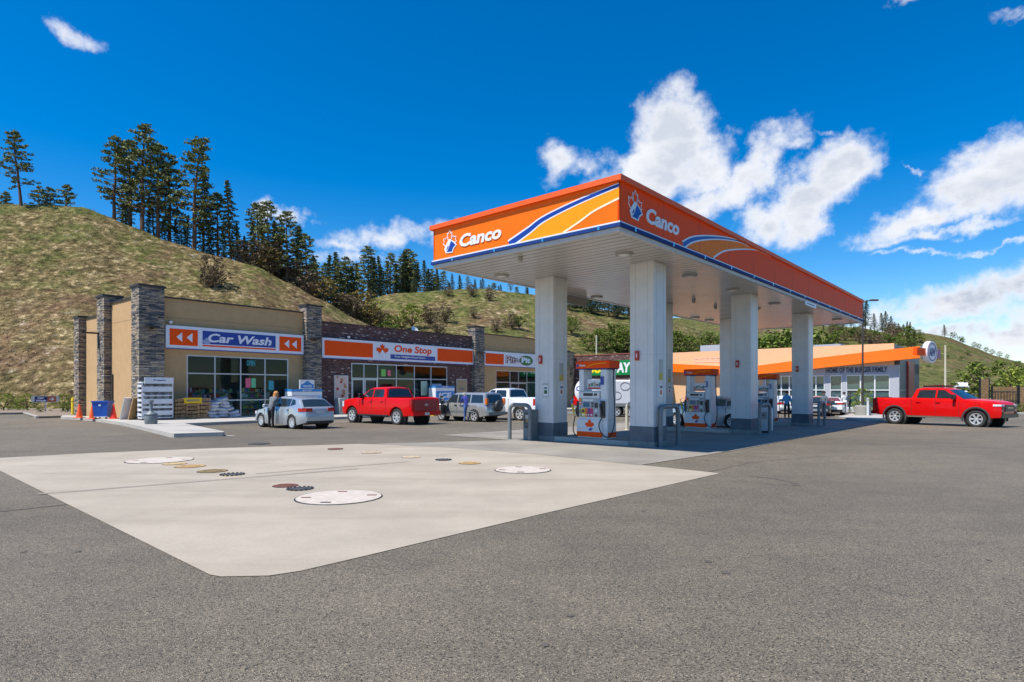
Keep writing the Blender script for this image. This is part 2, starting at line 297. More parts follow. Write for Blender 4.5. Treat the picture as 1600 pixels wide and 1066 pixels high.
class MB:
    def __init__(s): s.v = []; s.f = []; s.m = []; s.mats = []
    def mi(s, m):
        if m not in s.mats: s.mats.append(m)
        return s.mats.index(m)
    def add(s, vs, fs, m, T=None):
        o = len(s.v); k = s.mi(m)
        s.v += [tuple(T @ Vector(v)) if T is not None else tuple(v) for v in vs]
        for f in fs: s.f.append([i+o for i in f]); s.m.append(k)
        return s
    def box(s, x0, x1, y0, y1, z0, z1, m, T=None):
        return s.add([(x0,y0,z0),(x1,y0,z0),(x1,y1,z0),(x0,y1,z0),(x0,y0,z1),(x1,y0,z1),(x1,y1,z1),(x0,y1,z1)],
            [(0,3,2,1),(4,5,6,7),(0,1,5,4),(1,2,6,5),(2,3,7,6),(3,0,4,7)], m, T)
    def bbox(s, x0, x1, y0, y1, z0, z1, m, r=.02, T=None):           # box with bevelled vertical and top edges
        def ring(z, i): return [(x0+i+r,y0+i,z),(x1-i-r,y0+i,z),(x1-i,y0+i+r,z),(x1-i,y1-i-r,z),(x1-i-r,y1-i,z),(x0+i+r,y1-i,z),(x0+i,y1-i-r,z),(x0+i,y0+i+r,z)]
        vs = ring(z0,0)+ring(z1-r,0)+ring(z1,r*.7); fs = [tuple(reversed(range(8))), tuple(range(16,24))]
        for a in (0,8):
            for i in range(8): fs.append((a+i,a+(i+1)%8,a+8+(i+1)%8,a+8+i))
        return s.add(vs, fs, m, T)
    def prism(s, pts, z0, z1, m, T=None):                             # pts in xy, ccw
        n = len(pts)
        z0f = z0 if callable(z0) else (lambda x,y: z0); z1f = z1 if callable(z1) else (lambda x,y: z1)
        vs = [(x,y,z0f(x,y)) for x,y in pts]+[(x,y,z1f(x,y)) for x,y in pts]
        fs = [tuple(reversed(range(n))), tuple(range(n,2*n))]+[(i,(i+1)%n,n+(i+1)%n,n+i) for i in range(n)]
        return s.add(vs, fs, m, T)
    def plate(s, fr, pts, d0, d1, m):                                 # pts in (u,z) on a frame
        n = len(pts); O, U, Nn = fr
        P = lambda u,z,d: O+U*u+Vector((0,0,z))+Nn*d
        vs = [P(u,z,d0) for u,z in pts]+[P(u,z,d1) for u,z in pts]
        return s.add(vs, [tuple(reversed(range(n))), tuple(range(n,2*n))]+[(i,(i+1)%n,n+(i+1)%n,n+i) for i in range(n)], m)
    def rect(s, fr, u0, u1, z0, z1, d0, d1, m): return s.plate(fr, [(u0,z0),(u1,z0),(u1,z1),(u0,z1)], d0, d1, m)
    def stroke(s, fr, pts, w, d0, d1, m, close=False, taper=None):
        n = len(pts); L_, R_ = [], []
        for i in range(n):
            a = pts[i-1] if (i or close) else pts[i]; b = pts[(i+1)%n] if (i < n-1 or close) else pts[i]
            dx, dz = b[0]-a[0], b[1]-a[1]; l = hypot(dx,dz) or 1
            ww = w*(1 if not taper else taper[0]+(taper[1]-taper[0])*i/(n-1))
            L_.append((pts[i][0]-dz/l*ww/2, pts[i][1]+dx/l*ww/2)); R_.append((pts[i][0]+dz/l*ww/2, pts[i][1]-dx/l*ww/2))
        for i in range(n if close else n-1):
            j = (i+1)%n; s.plate(fr, [R_[i],R_[j],L_[j],L_[i]], d0, d1, m)
        return s
    def tube(s, pts, r, m, n=8, caps=True, T=None):
        pts = [Vector(p) for p in pts]; rs = r if isinstance(r, (list,tuple)) else [r]*len(pts); vs = []; fs = []
        up = None
        for i, p in enumerate(pts):
            d = (pts[min(i+1,len(pts)-1)]-pts[max(i-1,0)]).normalized()
            if up is None: up = Vector((0,0,1)) if abs(d.z) < .9 else Vector((1,0,0))
            a = d.cross(up).normalized(); b = a.cross(d).normalized(); up = b
            for k in range(n):
                t = 2*pi*k/n; vs.append(p+(a*cos(t)+b*sin(t))*rs[i])
        for i in range(len(pts)-1):
            for k in range(n): fs.append((i*n+k, (i+1)*n+k, (i+1)*n+(k+1)%n, i*n+(k+1)%n))
        if caps: fs += [tuple(range(n)), tuple(reversed(range((len(pts)-1)*n, len(pts)*n)))]
        return s.add(vs, fs, m, T)
    def lathe(s, prof, m, n=24, T=None, closed=False):                # prof (r,z) about z axis
        vs = []; fs = []; k = len(prof)
        for i in range(n):
            t = 2*pi*i/n
            for r, z in prof: vs.append((r*cos(t), r*sin(t), z))
        for i in range(n):
            for j in range(k if closed else k-1):
                a = i*k+j; b = i*k+(j+1)%k; c = ((i+1)%n)*k+(j+1)%k; d = ((i+1)%n)*k+j
                fs.append((a,d,c,b))
        return s.add(vs, fs, m, T)
    def cyl(s, c, r, h, m, n=20, T=None):
        x,y,z = c
        return s.prism([(x+r*cos(2*pi*i/n), y+r*sin(2*pi*i/n)) for i in range(n)], z, z+h, m, T)
    def build(s, name, parent=None, smooth=None, **p):
        me = bpy.data.meshes.new(name); me.from_pydata([tuple(v) for v in s.v], [], s.f)
        for m in s.mats: me.materials.append(m)
        for i, q in enumerate(me.polygons): q.material_index = s.m[i]
        if smooth is not None:
            me.shade_smooth(); me.set_sharp_from_angle(angle=radians(smooth))
        me.update(); o = bpy.data.objects.new(name, me); COL.objects.link(o)
        if parent: o.parent = parent
        for k, v in p.items(): o[k] = v
        return o
def thing(name, label, cat, loc=(0,0,0), rz=0, group=None, sc=None):
    o = bpy.data.objects.new(name, None); o.empty_display_size = .3; COL.objects.link(o)
    o.location = loc; o.rotation_euler = (0,0,rz); o['label'] = label; o['category'] = cat
    if group: o['group'] = group
    if sc: o.scale = (sc,)*3 if not isinstance(sc, tuple) else sc
    return o
def copy_tree(o, parent=None):
    c = o.copy(); COL.objects.link(c)
    if parent: c.parent = parent
    for ch in list(o.children): copy_tree(ch, c)
    return c
def dup(src, loc, rz=None, label=None, group=None, sc=None):
    c = copy_tree(src); c.location = loc
    if rz is not None: c.rotation_euler = (0,0,rz)
    if sc: c.scale = (sc,)*3 if not isinstance(sc, tuple) else sc
    if label: c['label'] = label
    if group: c['group'] = group
    return c
def structure(mb, name, **k):
    o = mb.build(name, **k); o['kind'] = 'structure'; return o
TXT = {}
def text_mesh(s, shear=0, bold=0, spacing=1):
    key = (s, shear, bold, spacing)
    if key in TXT: return TXT[key]
    cu = bpy.data.curves.new('t', 'FONT'); cu.body = s; cu.size = 1; cu.shear = shear; cu.offset = bold; cu.resolution_u = 3; cu.space_character = spacing
    ob = bpy.data.objects.new('t', cu); COL.objects.link(ob)
    dg = bpy.context.evaluated_depsgraph_get(); dg.update()
    me = bpy.data.meshes.new_from_object(ob.evaluated_get(dg))
    vs = [(v.co.x, v.co.y) for v in me.vertices]; fs = [tuple(p.vertices) for p in me.polygons]
    bpy.data.objects.remove(ob); bpy.data.curves.remove(cu); bpy.data.meshes.remove(me)
    x0 = min(v[0] for v in vs); x1 = max(v[0] for v in vs); y0 = min(v[1] for v in vs); y1 = max(v[1] for v in vs)
    vs = [((x-x0)/(x1-x0), (y-y0)/(y1-y0)) for x,y in vs]
    TXT[key] = (vs, fs); return vs, fs
def put_text(mb, fr, s, u0, u1, z0, z1, d, m, shear=0, bold=.02, spacing=1, thick=.012, warp=None):
    vs, fs = text_mesh(s, shear, bold, spacing); O, U, Nn = fr; n = len(vs)
    w = warp or (lambda a,b: (a,b))
    V = []
    for dd in (d, d+thick):
        for a, b in vs:
            uu, zz = w(u0+(u1-u0)*a, z0+(z1-z0)*b); V.append(O+U*uu+Vector((0,0,zz))+Nn*dd)
    from collections import Counter
    e = Counter()
    for f in fs:
        for i in range(len(f)): e[(f[i], f[(i+1)%len(f)])] += 1
    side = [(a, b, b+n, a+n) for (a, b) in e if (b, a) not in e]
    mb.add(V, [tuple(i+n for i in f) for f in fs]+side, m)
LEAF = [(0,1),(.14,.73),(.29,.81),(.19,.30),(.43,.55),(.49,.41),(.76,.46),(.68,.20),(.80,.12),(.37,-.22),(.42,-.37),(.04,-.30)]
def leaf_pts(cx, cz, sx, sz, stem=True):
    h = LEAF+([(.04,-.70)] if stem else [])
    p = h+[(-x,z) for x,z in reversed(h) if x > 0.001]
    return [(cx+x*sx, cz+z*sz) for x,z in p]
def leaf_plate(mb, fr, cx, cz, sx, sz, d0, d1, m): mb.plate(fr, list(reversed(leaf_pts(cx,cz,sx,sz))), d0, d1, m)

# ================================================================ GROUND
gm = MB(); ys = [-120, 75, 160, 400, 1200, 4000]; xs = [-3000,-600,-150,0,150,600,3000]
vs = [(x,y,G(y)-.004*(1 if y <= 75 else 1)) for y in ys for x in xs]
gm.add(vs, [(j*7+i, j*7+i+1, (j+1)*7+i+1, (j+1)*7+i) for j in range(5) for i in range(6)], GRD)
structure(gm, 'ground')
def sheet(name, pts, m, dz, sub=False):
    b = MB(); n = len(pts)
    b.add([(x,y,-TILT*y+dz) for x,y in pts], [tuple(range(n))], m); return structure(b, name)
def P2(px, py, dz=0): v = gp(px,py,dz); return (v.x, v.y)
sheet('asphalt_lot', [(-75,-60),(75,-60),(75,74),(-20,74),(-44,52),(-75,52)], A1, 0)
pad = [P2(-260,727), P2(0,716), P2(150,708), P2(330,701), P2(560,694), P2(700,699), P2(860,712), P2(1000,727), P2(1125,740), P2(850,803), P2(560,872), P2(470,893), P2(420,900.5), P2(345,902), P2(328,899), P2(0,736), P2(-260,625+60)]
pad = pad[:-1]+[P2(-120,722)]
sheet('concrete_pad', list(reversed(pad[1:-1]+[P2(-60,719)])), CONC, .006)
# ---- canopy frame
UR = Vector((.6619,.7496,0)); UL = Vector((-.7496,.6619,0)); CA = atan2(UR.y, UR.x)
CC = Vector((2.50,13.75,0))
def cw(x, y, z=0): p = CC+UR*x+UL*y; return Vector((p.x, p.y, z))
def cxy(v): d = Vector((v[0]-CC.x, v[1]-CC.y, 0)); return d.dot(UR), d.dot(UL)
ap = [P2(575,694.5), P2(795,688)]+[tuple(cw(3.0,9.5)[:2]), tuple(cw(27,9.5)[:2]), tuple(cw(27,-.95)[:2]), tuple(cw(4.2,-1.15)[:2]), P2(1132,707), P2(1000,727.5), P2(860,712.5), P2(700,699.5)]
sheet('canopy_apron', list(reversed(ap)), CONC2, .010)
MATS['conc_edge'] = CONC3
# ---------------------------------------------------------------- hills
def interp(tab, x):
    if x <= tab[0][0]: return tab[0][1:]
    for a, b in zip(tab, tab[1:]):
        if x <= b[0]:
            t = (x-a[0])/(b[0]-a[0]); t2 = t*t*(3-2*t)*.4+t*.6
            return tuple(p+(q-p)*t2 for p, q in zip(a[1:], b[1:]))
    return tab[-1][1:]
class Hill:
    def __init__(s, tab, yfoot, rough, p=1.0): s.tab = tab; s.yf = yfoot; s.r = rough; s.p = p    # tab: bearing, crest height px, crest distance
    def z(s, px, t):
        ry, Yr = interp(s.tab, px); Yf = s.yf(px) if callable(s.yf) else s.yf
        Y = Yf+(Yr-Yf)*t; x = (px-HX)/F*Y
        yf = HY-(G(Yf)-.3-EYE)/Yf*F
        if t <= 1:
            e = t**s.p; y = yf+(ry-yf)*e; z = EYE+Y*(HY-y)/F
        else:
            zr = EYE+Yr*(HY-ry)/F; z = zr-(Y-Yr)*.22-(t-1)**2*8
        amp = s.r*min(1, t*4)
        z += amp*(noise.noise(Vector((x*.05,Y*.05,3)))*1.4+noise.noise(Vector((x*.22,Y*.22,9)))*.5)*(0.3 if .9 < t < 1.15 else 1)
        return Vector((x, Y, z))
    def build(s, p0, p1, nx, nt_, m, tmax=1.9):
        b = MB(); vs = [s.z(p0+(p1-p0)*i/nx, tmax*j/nt_) for j in range(nt_+1) for i in range(nx+1)]
        b.add(vs, [(j*(nx+1)+i, j*(nx+1)+i+1, (j+1)*(nx+1)+i+1, (j+1)*(nx+1)+i) for j in range(nt_) for i in range(nx)], m)
        return structure(b, 'hill', smooth=60)
H1 = Hill([(-900,330,100),(-300,318,104),(0,316,106),(60,317,108),(130,321,110),(165,334,111),(200,350,112),(270,377,113),(340,398,114),(400,413,115),(450,440,116),(500,466,117),(560,500,118),(620,535,118),(680,575,118),(760,606,118)],
          lambda px: 64 if px < 250 else 64+(px-250)*.03, .7, .80)
H2 = Hill([(380,470,215),(480,474,220),(560,470,222),(620,457,225),(700,453,228),(760,451,230),(830,459,232),(900,476,232),(985,490,235),(1060,505,238),(1130,530,240),(1200,565,240),(1300,600,240)], 96, 1.2, .8)
H3 = Hill([(700,520,520),(900,500,520),(1000,494,520),(1056,496,520),(1130,500,520),(1246,506,520),(1300,509,520),(1347,512,510),(1400,523,500),(1440,519,495),(1480,526,490),(1520,542,485),(1560,557,480),(1600,567,480),(1700,585,480),(1900,600,480)], 150, 1.6, .85)
H1.build(-900, 780, 150, 60, HILL1); H2.build(360, 1300, 90, 44, HILL2); H3.build(700, 2100, 110, 44, HILL3)
# landscaped bed on the far left
bed = [P2(-420,646,.15), P2(0,645,.15), P2(36,644.5,.15), P2(56,650.5,.15), P2(112,648.8,.15)]
bedp = bed+[(-34,66),(-95,66)]
b = MB(); b.prism(list(reversed(bedp))[::-1], lambda x,y: G(y)-.3, lambda x,y: G(y)+.10, MULCH); structure(b, 'planting_bed')
b = MB()
for a, c in zip(bed, bed[1:]):
    a = Vector((*a,0)); c = Vector((*c,0)); d = (c-a).normalized(); n_ = Vector((-d.y, d.x, 0))*.16
    q = [a-d*.0, c+d*.0, c+n_, a+n_]
    b.prism([(p.x,p.y) for p in q], lambda x,y: G(y)-.2, lambda x,y: G(y)+.15, CONC3)
structure(b, 'kerb')
# sidewalk in front of the shops, with the spit that sticks out at its near end
BD = Vector((.625,.7806,0)); BN = Vector((-.7806,.625,0)); BA = atan2(BD.y, BD.x); BO = Vector((-20.0,34.1,0))
def bw(x, y, z=0): p = BO+BD*x+BN*y; return Vector((p.x,p.y,z))
sw = [P2(350,674.6,.15), tuple(P2(300,664.5,.15)), tuple(P2(282,661.3,.15))]
k0 = P2(282,661.0,.15); k1 = bw(50,-5.2); kk0 = bw(2.8,-5.2)
sw = [P2(95,651.3,.15), P2(120,652.3,.15), P2(150,654.8,.15), P2(185,659.3,.15), P2(220,666.2,.15), P2(262,676.0,.15), P2(272,677.6,.15), P2(348,675.4,.15), P2(351,674.2,.15), P2(288,661.6,.15), tuple(bw(9,-5.0)[:2]), tuple(bw(50,-5.0)[:2]), tuple(bw(50,.8)[:2]), tuple(bw(-1,.8)[:2]), tuple(bw(-1.6,13)[:2])]
b = MB(); b.prism(sw, lambda x,y: G(y)-.3, lambda x,y: G(y)+.15, CONC3); structure(b, 'sidewalk')
# parking bay lines
b = MB()
def line_strip(b, p, q, w, m, dz=.006):
    p = Vector((*p,0)); q = Vector((*q,0)); d = (q-p).normalized(); n_ = Vector((-d.y,d.x,0))*w/2
    b.add([(v.x,v.y,-TILT*v.y+dz) for v in (p-n_,q-n_,q+n_,p+n_)], [(0,1,2,3)], m)
for i in range(14):
    x = 3.4+i*2.95; line_strip(b, bw(x,-5.3)[:2], bw(x,-10.6)[:2], .1, PAINT)
line_strip(b, P2(352,680.5), P2(366,681.5), .12, PAINT)
structure(b, 'parking_lines')
b = MB(); hb = MATS.get('bluepaint') or mat('bluepaint', (.12,.33,.42), .8)
q = [bw(28.2,-8.8), bw(30.2,-8.8), bw(30.2,-10.4), bw(28.2,-10.4)]
b.add([(v.x,v.y,-TILT*v.y+.006) for v in reversed(q)], [(0,1,2,3)], hb); structure(b, 'blue_bay_marking')
# black skid marks / seams on the pad
b = MB(); SK = mat('rubber_stain', (.255,.215,.175), .85, var=.1)
line_strip(b, P2(60,773), P2(560,733), .13, SK, .009); line_strip(b, P2(400,741), P2(640,722), .1, SK, .009)
structure(b, 'pad_seams')

b = MB(); OIL = mat('asphalt_stain', (.095,.085,.07), .75, var=.25, scale=3)
def blob(px, py, rx, ry, seed):
    c = gp(px,py); rr_ = random.Random(seed); k = c.y/F; n = 18; pts = []
    for i in range(n):
        a = 2*pi*i/n; q = rr_.uniform(.75,1.15); x = c.x+rx*k*cos(a)*q; y = c.y+ry*k*sin(a)*q*4; pts.append((x,y,-TILT*y+.005))
    b.add(pts, [tuple(range(n))], OIL)
for i,a_ in enumerate(((1106,878,5,2),(1134,895,7,2.4),(852,1008,6,2),(1005,799,4,1.5),(1245,759,7,1.6),(830,940,3,1.5),(890,963,6,1.2),(1545,876,4,1.5),(37,863,3,2),(122,862,5,1.5),(262,830,3,1.2),(1104,720,3,1))): blob(*a_, i)
o_ = structure(b, 'asphalt_stains')
b = MB()
def crack(pts, w, seed):
    rr_ = random.Random(seed); P_ = []
    for (x0,y0),(x1,y1) in zip(pts, pts[1:]):
        for i in range(12):
            t_ = i/12; p = gp(x0+(x1-x0)*t_, y0+(y1-y0)*t_); P_.append(Vector((p.x+rr_.uniform(-.02,.02), p.y+rr_.uniform(-.02,.02), 0)))
    for p, q in zip(P_, P_[1:]): line_strip(b, (p.x,p.y), (q.x,q.y), w*rr_.uniform(.5,1.3), OIL, .005)
crack([(1172,745),(1210,748),(1250,758)], .05, 2); crack([(0,800),(90,790),(170,784)], .04, 3); crack([(1085,742),(1180,722),(1300,712)], .025, 4)
structure(b, 'asphalt_cracks')
# ---------------------------------------------------------------- manhole covers
def manhole(px, py, rpx, m, label, kind, rim=None):
    c = gp(px, py); r = rpx/F*c.y
    o = thing('manhole_cover', label, 'manhole cover', (c.x, c.y, c.z+.005), 0, 'tank covers in the concrete pad')
    o.rotation_euler = (-atan(TILT), 0, 0)
    b = MB(); b.lathe([(r*.93,.010),(r*.955,.010),(r*.97,.002)], rim or BLACK, 28); b.build('rim', o)
    b = MB(); b.cyl((0,0,0), r*.935, .012, m, 36)
    if kind == 'big':
        for a in (.3, 1.75, 3.3, 4.6): b.box(r*.72*cos(a)-.07, r*.72*cos(a)+.07, r*.72*sin(a)-.03, r*.72*sin(a)+.03, .0125, .016, RUST if a < 4 else BLACK)
    if kind == 'scallop':
        for k in range(16):
            a = k*2*pi/16; b.cyl((r*.98*cos(a), r*.98*sin(a), .002), r*.1, .022, m, 8)
    if kind in ('ring','scallop'): b.lathe([(r*.5,.0165),(r*.55,.024),(r*.6,.0165)], m, 20)
    b.build('lid', o)
manhole(530,778,69,MHW,'largest pale round tank cover nearest the camera on the pad','big')
manhole(817,735,46,MHW,'pale round tank cover on the right part of the pad near the canopy','big')
manhole(250,720,49,MHW,'pale round tank cover on the far left part of the pad','big')
manhole(446,760,20,RUST,'small rust red cover touching a dark scalloped cover','ring')
manhole(469,765,19,mat('dark_cover',(.05,.055,.06),.7,var=.3),'dark scalloped cover beside the largest pale tank cover','scallop',RUST)
manhole(363,742.5,17,MATS['dark_cover'],'dark scalloped cover at the near end of the ochre row','scallop',YEL)
manhole(332,737,23,mat('ochre_dark',(.20,.14,.06),.8,var=.25),'brown ochre cover beside the dark scalloped one','ring')
manhole(297,729.5,23,OCHRE,'ochre cover in the middle of the left row of three','ring')
manhole(273,725.5,18,mat('ochre_pale',(.48,.36,.17),.8),'pale ochre cover next to the far left pale tank cover','ring')
manhole(524,702.5,11,RUST,'small rust brown cover at the far edge of the pad','scallop',RUST)
manhole(580,708,16,mat('ochre_faint',(.42,.33,.22),.8),'faint tan cover second from the far edge of the pad','ring')
manhole(642,715,15,mat('cover_faint2',(.5,.39,.26),.8),'faint peach cover left of the small dark cover','ring')
manhole(693,719.5,12,MATS['dark_cover'],'small dark scalloped cover between two ochre covers','scallop',RUST)
manhole(734,724.5,18,OCHRE,'ochre cover right of the small dark one beside the canopy','ring')
manhole(405,694,17,MATS['dark_cover'],'flat dark drain cover in the asphalt behind the pad','ring')

# ================================================================ CANOPY
WC, LC = 6.54, 26.05
ZS = 5.19
can = thing('fuel_canopy', 'large white fuel station canopy with orange and blue Canco fascia', 'canopy', (CC.x,CC.y,0), CA)
FL = (Vector((0,WC,0)), Vector((0,-1,0)), Vector((-1,0,0)))      # left (sunlit) face, u 0..WC towards the near corner
FR = (Vector((0,0,0)), Vector((1,0,0)), Vector((0,-1,0)))        # right (shaded) face, u 0..LC
b = MB(); b.box(.05,LC-.05,.05,WC-.05,5.62,6.2,WHT)
b.build('roof_deck', can)
b = MB(); b.box(.12,LC-.12,.12,WC-.12,ZS,ZS+.03,SOFF); b.build('soffit', can)
b = MB()
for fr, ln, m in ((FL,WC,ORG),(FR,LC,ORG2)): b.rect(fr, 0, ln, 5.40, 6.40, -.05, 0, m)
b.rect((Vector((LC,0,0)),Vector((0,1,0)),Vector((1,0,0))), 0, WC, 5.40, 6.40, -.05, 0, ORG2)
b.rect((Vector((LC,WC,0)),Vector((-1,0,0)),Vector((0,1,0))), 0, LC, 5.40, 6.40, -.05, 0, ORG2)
SEAM = mat('seam_dark', (.35,.05,.02), .5)
for u in [2.2*i for i in range(1,12)]: b.rect(FR, u-.008, u+.008, 5.41, 6.39, 0, .003, SEAM)
b.build('fascia', can)
b = MB()
for (x0,x1,y0,y1) in ((-.09,.0,-.09,WC+.09),(LC,LC+.09,-.09,WC+.09),(0,LC,-.09,0),(0,LC,WC,WC+.09)):
    b.box(x0,x1,y0,y1,6.33,6.46,ORGC)
b.build('fascia_cap', can)
b = MB()
for (x0,x1,y0,y1) in ((-.03,.05,-.03,WC+.03),(LC-.05,LC+.03,-.03,WC+.03),(.05,LC-.05,-.03,.05),(.05,LC-.05,WC-.05,WC+.03)):
    b.box(x0,x1,y0,y1,5.355,5.40,WHT)
b.build('white_strip', can)
b = MB()
for (x0,x1,y0,y1) in ((-.06,.06,-.06,WC+.06),(LC-.06,LC+.06,-.06,WC+.06),(.06,LC-.06,-.06,.06),(.06,LC-.06,WC-.06,WC+.06)):
    b.box(x0,x1,y0,y1,5.27,5.355,BLUD)
for i in range(13): b.box(i*2+.6,i*2+.66,-.075,-.06,5.27,5.36,CHR)
for i in range(4): b.box(-.075,-.06,i*1.7+.5,i*1.7+.56,5.27,5.36,CHR)
b.build('gutter', can)
b = MB(); SG = mat('soffit_edge', (.50,.50,.49), .5)
for (x0,x1,y0,y1) in ((-.0,.12,-.0,WC),(LC-.12,LC,0,WC),(.12,LC-.12,0,.12),(.12,LC-.12,WC-.12,WC)):
    b.box(x0,x1,y0,y1,ZS-.02,5.27,SG)
b.build('soffit_edge', can)
def face_uz(which, px, py):
    r = (px-HX)/F
    if which == 'L': s_ = (CC.x-r*CC.y)/(r*UL.y-UL.x); Y = CC.y+UL.y*s_; return (WC-s_, EYE+Y*(HY-py)/F)
    t_ = (r*CC.y-CC.x)/(UR.x-r*UR.y); Y = CC.y+UR.y*t_; return (t_, EYE+Y*(HY-py)/F)
def smoothpts(p, n=14):
    out = []
    for i in range(len(p)-1):
        p0 = p[max(i-1,0)]; p1 = p[i]; p2 = p[i+1]; p3 = p[min(i+2,len(p)-1)]
        for k in range(n//2):
            t = k/(n//2)
            out.append(tuple(.5*((2*p1[j])+(-p0[j]+p2[j])*t+(2*p0[j]-5*p1[j]+4*p2[j]-p3[j])*t*t+(-p0[j]+3*p1[j]-3*p2[j]+p3[j])*t**3) for j in (0,1)))
    out.append(p[-1]); return out
def clampz(pts, lo=5.405, hi=6.33): return [(u, min(max(z,lo),hi)) for u,z in pts]
swl = smoothpts([(3.13-.03,5.405),(WC-2.75,5.66),(WC-2.23,5.87),(WC-1.18,6.08),(WC-.01,6.235)])
thl = smoothpts([(WC-1.62,5.405),(WC-1.1,5.60),(WC-.69,5.77),(WC-.01,5.93)])
b = MB()
lo = [(WC-.005,5.93)]+[(u,z) for u,z in reversed(thl)]+[(3.3,5.405)]+[(u,z) for u,z in swl]
band = [(u,z) for u,z in swl]+[(u,z) for u,z in reversed(thl)]
b.plate(FL, list(reversed(band)), 0, .003, ORGL)
swr = smoothpts([face_uz('R',*p) for p in ((1067,383),(1082,374.5),(1105,371.5),(1135,373),(1170,380.5))])
thr = smoothpts([face_uz('R',*p) for p in ((1115,402.5),(1132,392.5),(1160,389.5),(1185,391.5),(1204,397))])
swr = clampz(swr); thr = clampz(thr)
b.plate(FR, list(reversed(swr+[(u,z) for u,z in reversed(thr)])), 0, .003, mat('canopy_light_orange_shaded',(.85,.20,.012),.6,spec=.2))  # darker copy of the light orange stands in for shade on this side
b.build('fascia_band', can)
b = MB()
b.stroke(FL, clampz(swl), .26, .003, .006, WHT, taper=(1.0,.42)); b.stroke(FL, clampz(swl), .16, .006, .009, BLU, taper=(1.0,.38))
b.build('blue_stripe', can); b = MB(); b.stroke(FL, clampz(thl), .05, .003, .006, mat('cream_stripe',(.8,.72,.5),.4)); b.build('thin_stripe', can); b = MB()
b.stroke(FR, swr, .24, .003, .006, WHT, taper=(1,.3)); b.stroke(FR, swr, .14, .006, .009, BLU, taper=(1,.1))
b.build('blue_stripe', can); b = MB(); b.stroke(FR, thr, .06, .003, .006, WHT, taper=(1,.35)); b.build('thin_stripe', can)
def canco(mb, fr, u0, u1, z0, z1, lu, lz, ls, lsz=None):
    lsz = lsz or ls
    pts = leaf_pts(lu, lz, ls, lsz, False); mb.stroke(fr, pts, .028, .004, .012, WHT, close=True)
    q = lambda L_: [(lu+x*ls, lz+z*lsz) for x,z in L_]
    mb.plate(fr, q([(-.45,-.62),(.35,-.66),(.50,-.40),(.86,-.18),(.62,.06),(.15,.30),(-.12,.34),(-.66,-.28)]), .012, .016, WHT)
    mb.plate(fr, q([(-.36,-.54),(.28,-.58),(.42,-.34),(.72,-.16),(.48,.02),(.18,.20),(.0,-.10),(-.14,-.34)]), .016, .020, BLU)
    mb.plate(fr, q([(-.40,-.42),(-.24,-.16),(-.12,-.10),(-.16,-.28)]), .016, .020, BLU)
    put_text(mb, fr, 'Canco', u0, u1, z0, z1, .004, WHT, shear=.18, bold=.035, thick=.02)
b = MB()
a0 = face_uz('L',719,390)[0]; a1 = face_uz('L',784,378)[0]
canco(b, FL, a0, a1, 5.62, 5.99, face_uz('L',703,380)[0], 5.80, .36, .42)
b.build('fascia_logo', can)
b = MB()
a0 = face_uz('R',1009,350)[0]; a1 = face_uz('R',1060,360)[0]
canco(b, FR, a0, a1, 5.62, 6.02, face_uz('R',992,335)[0], 5.86, .42, .44)
b.build('fascia_logo', can)
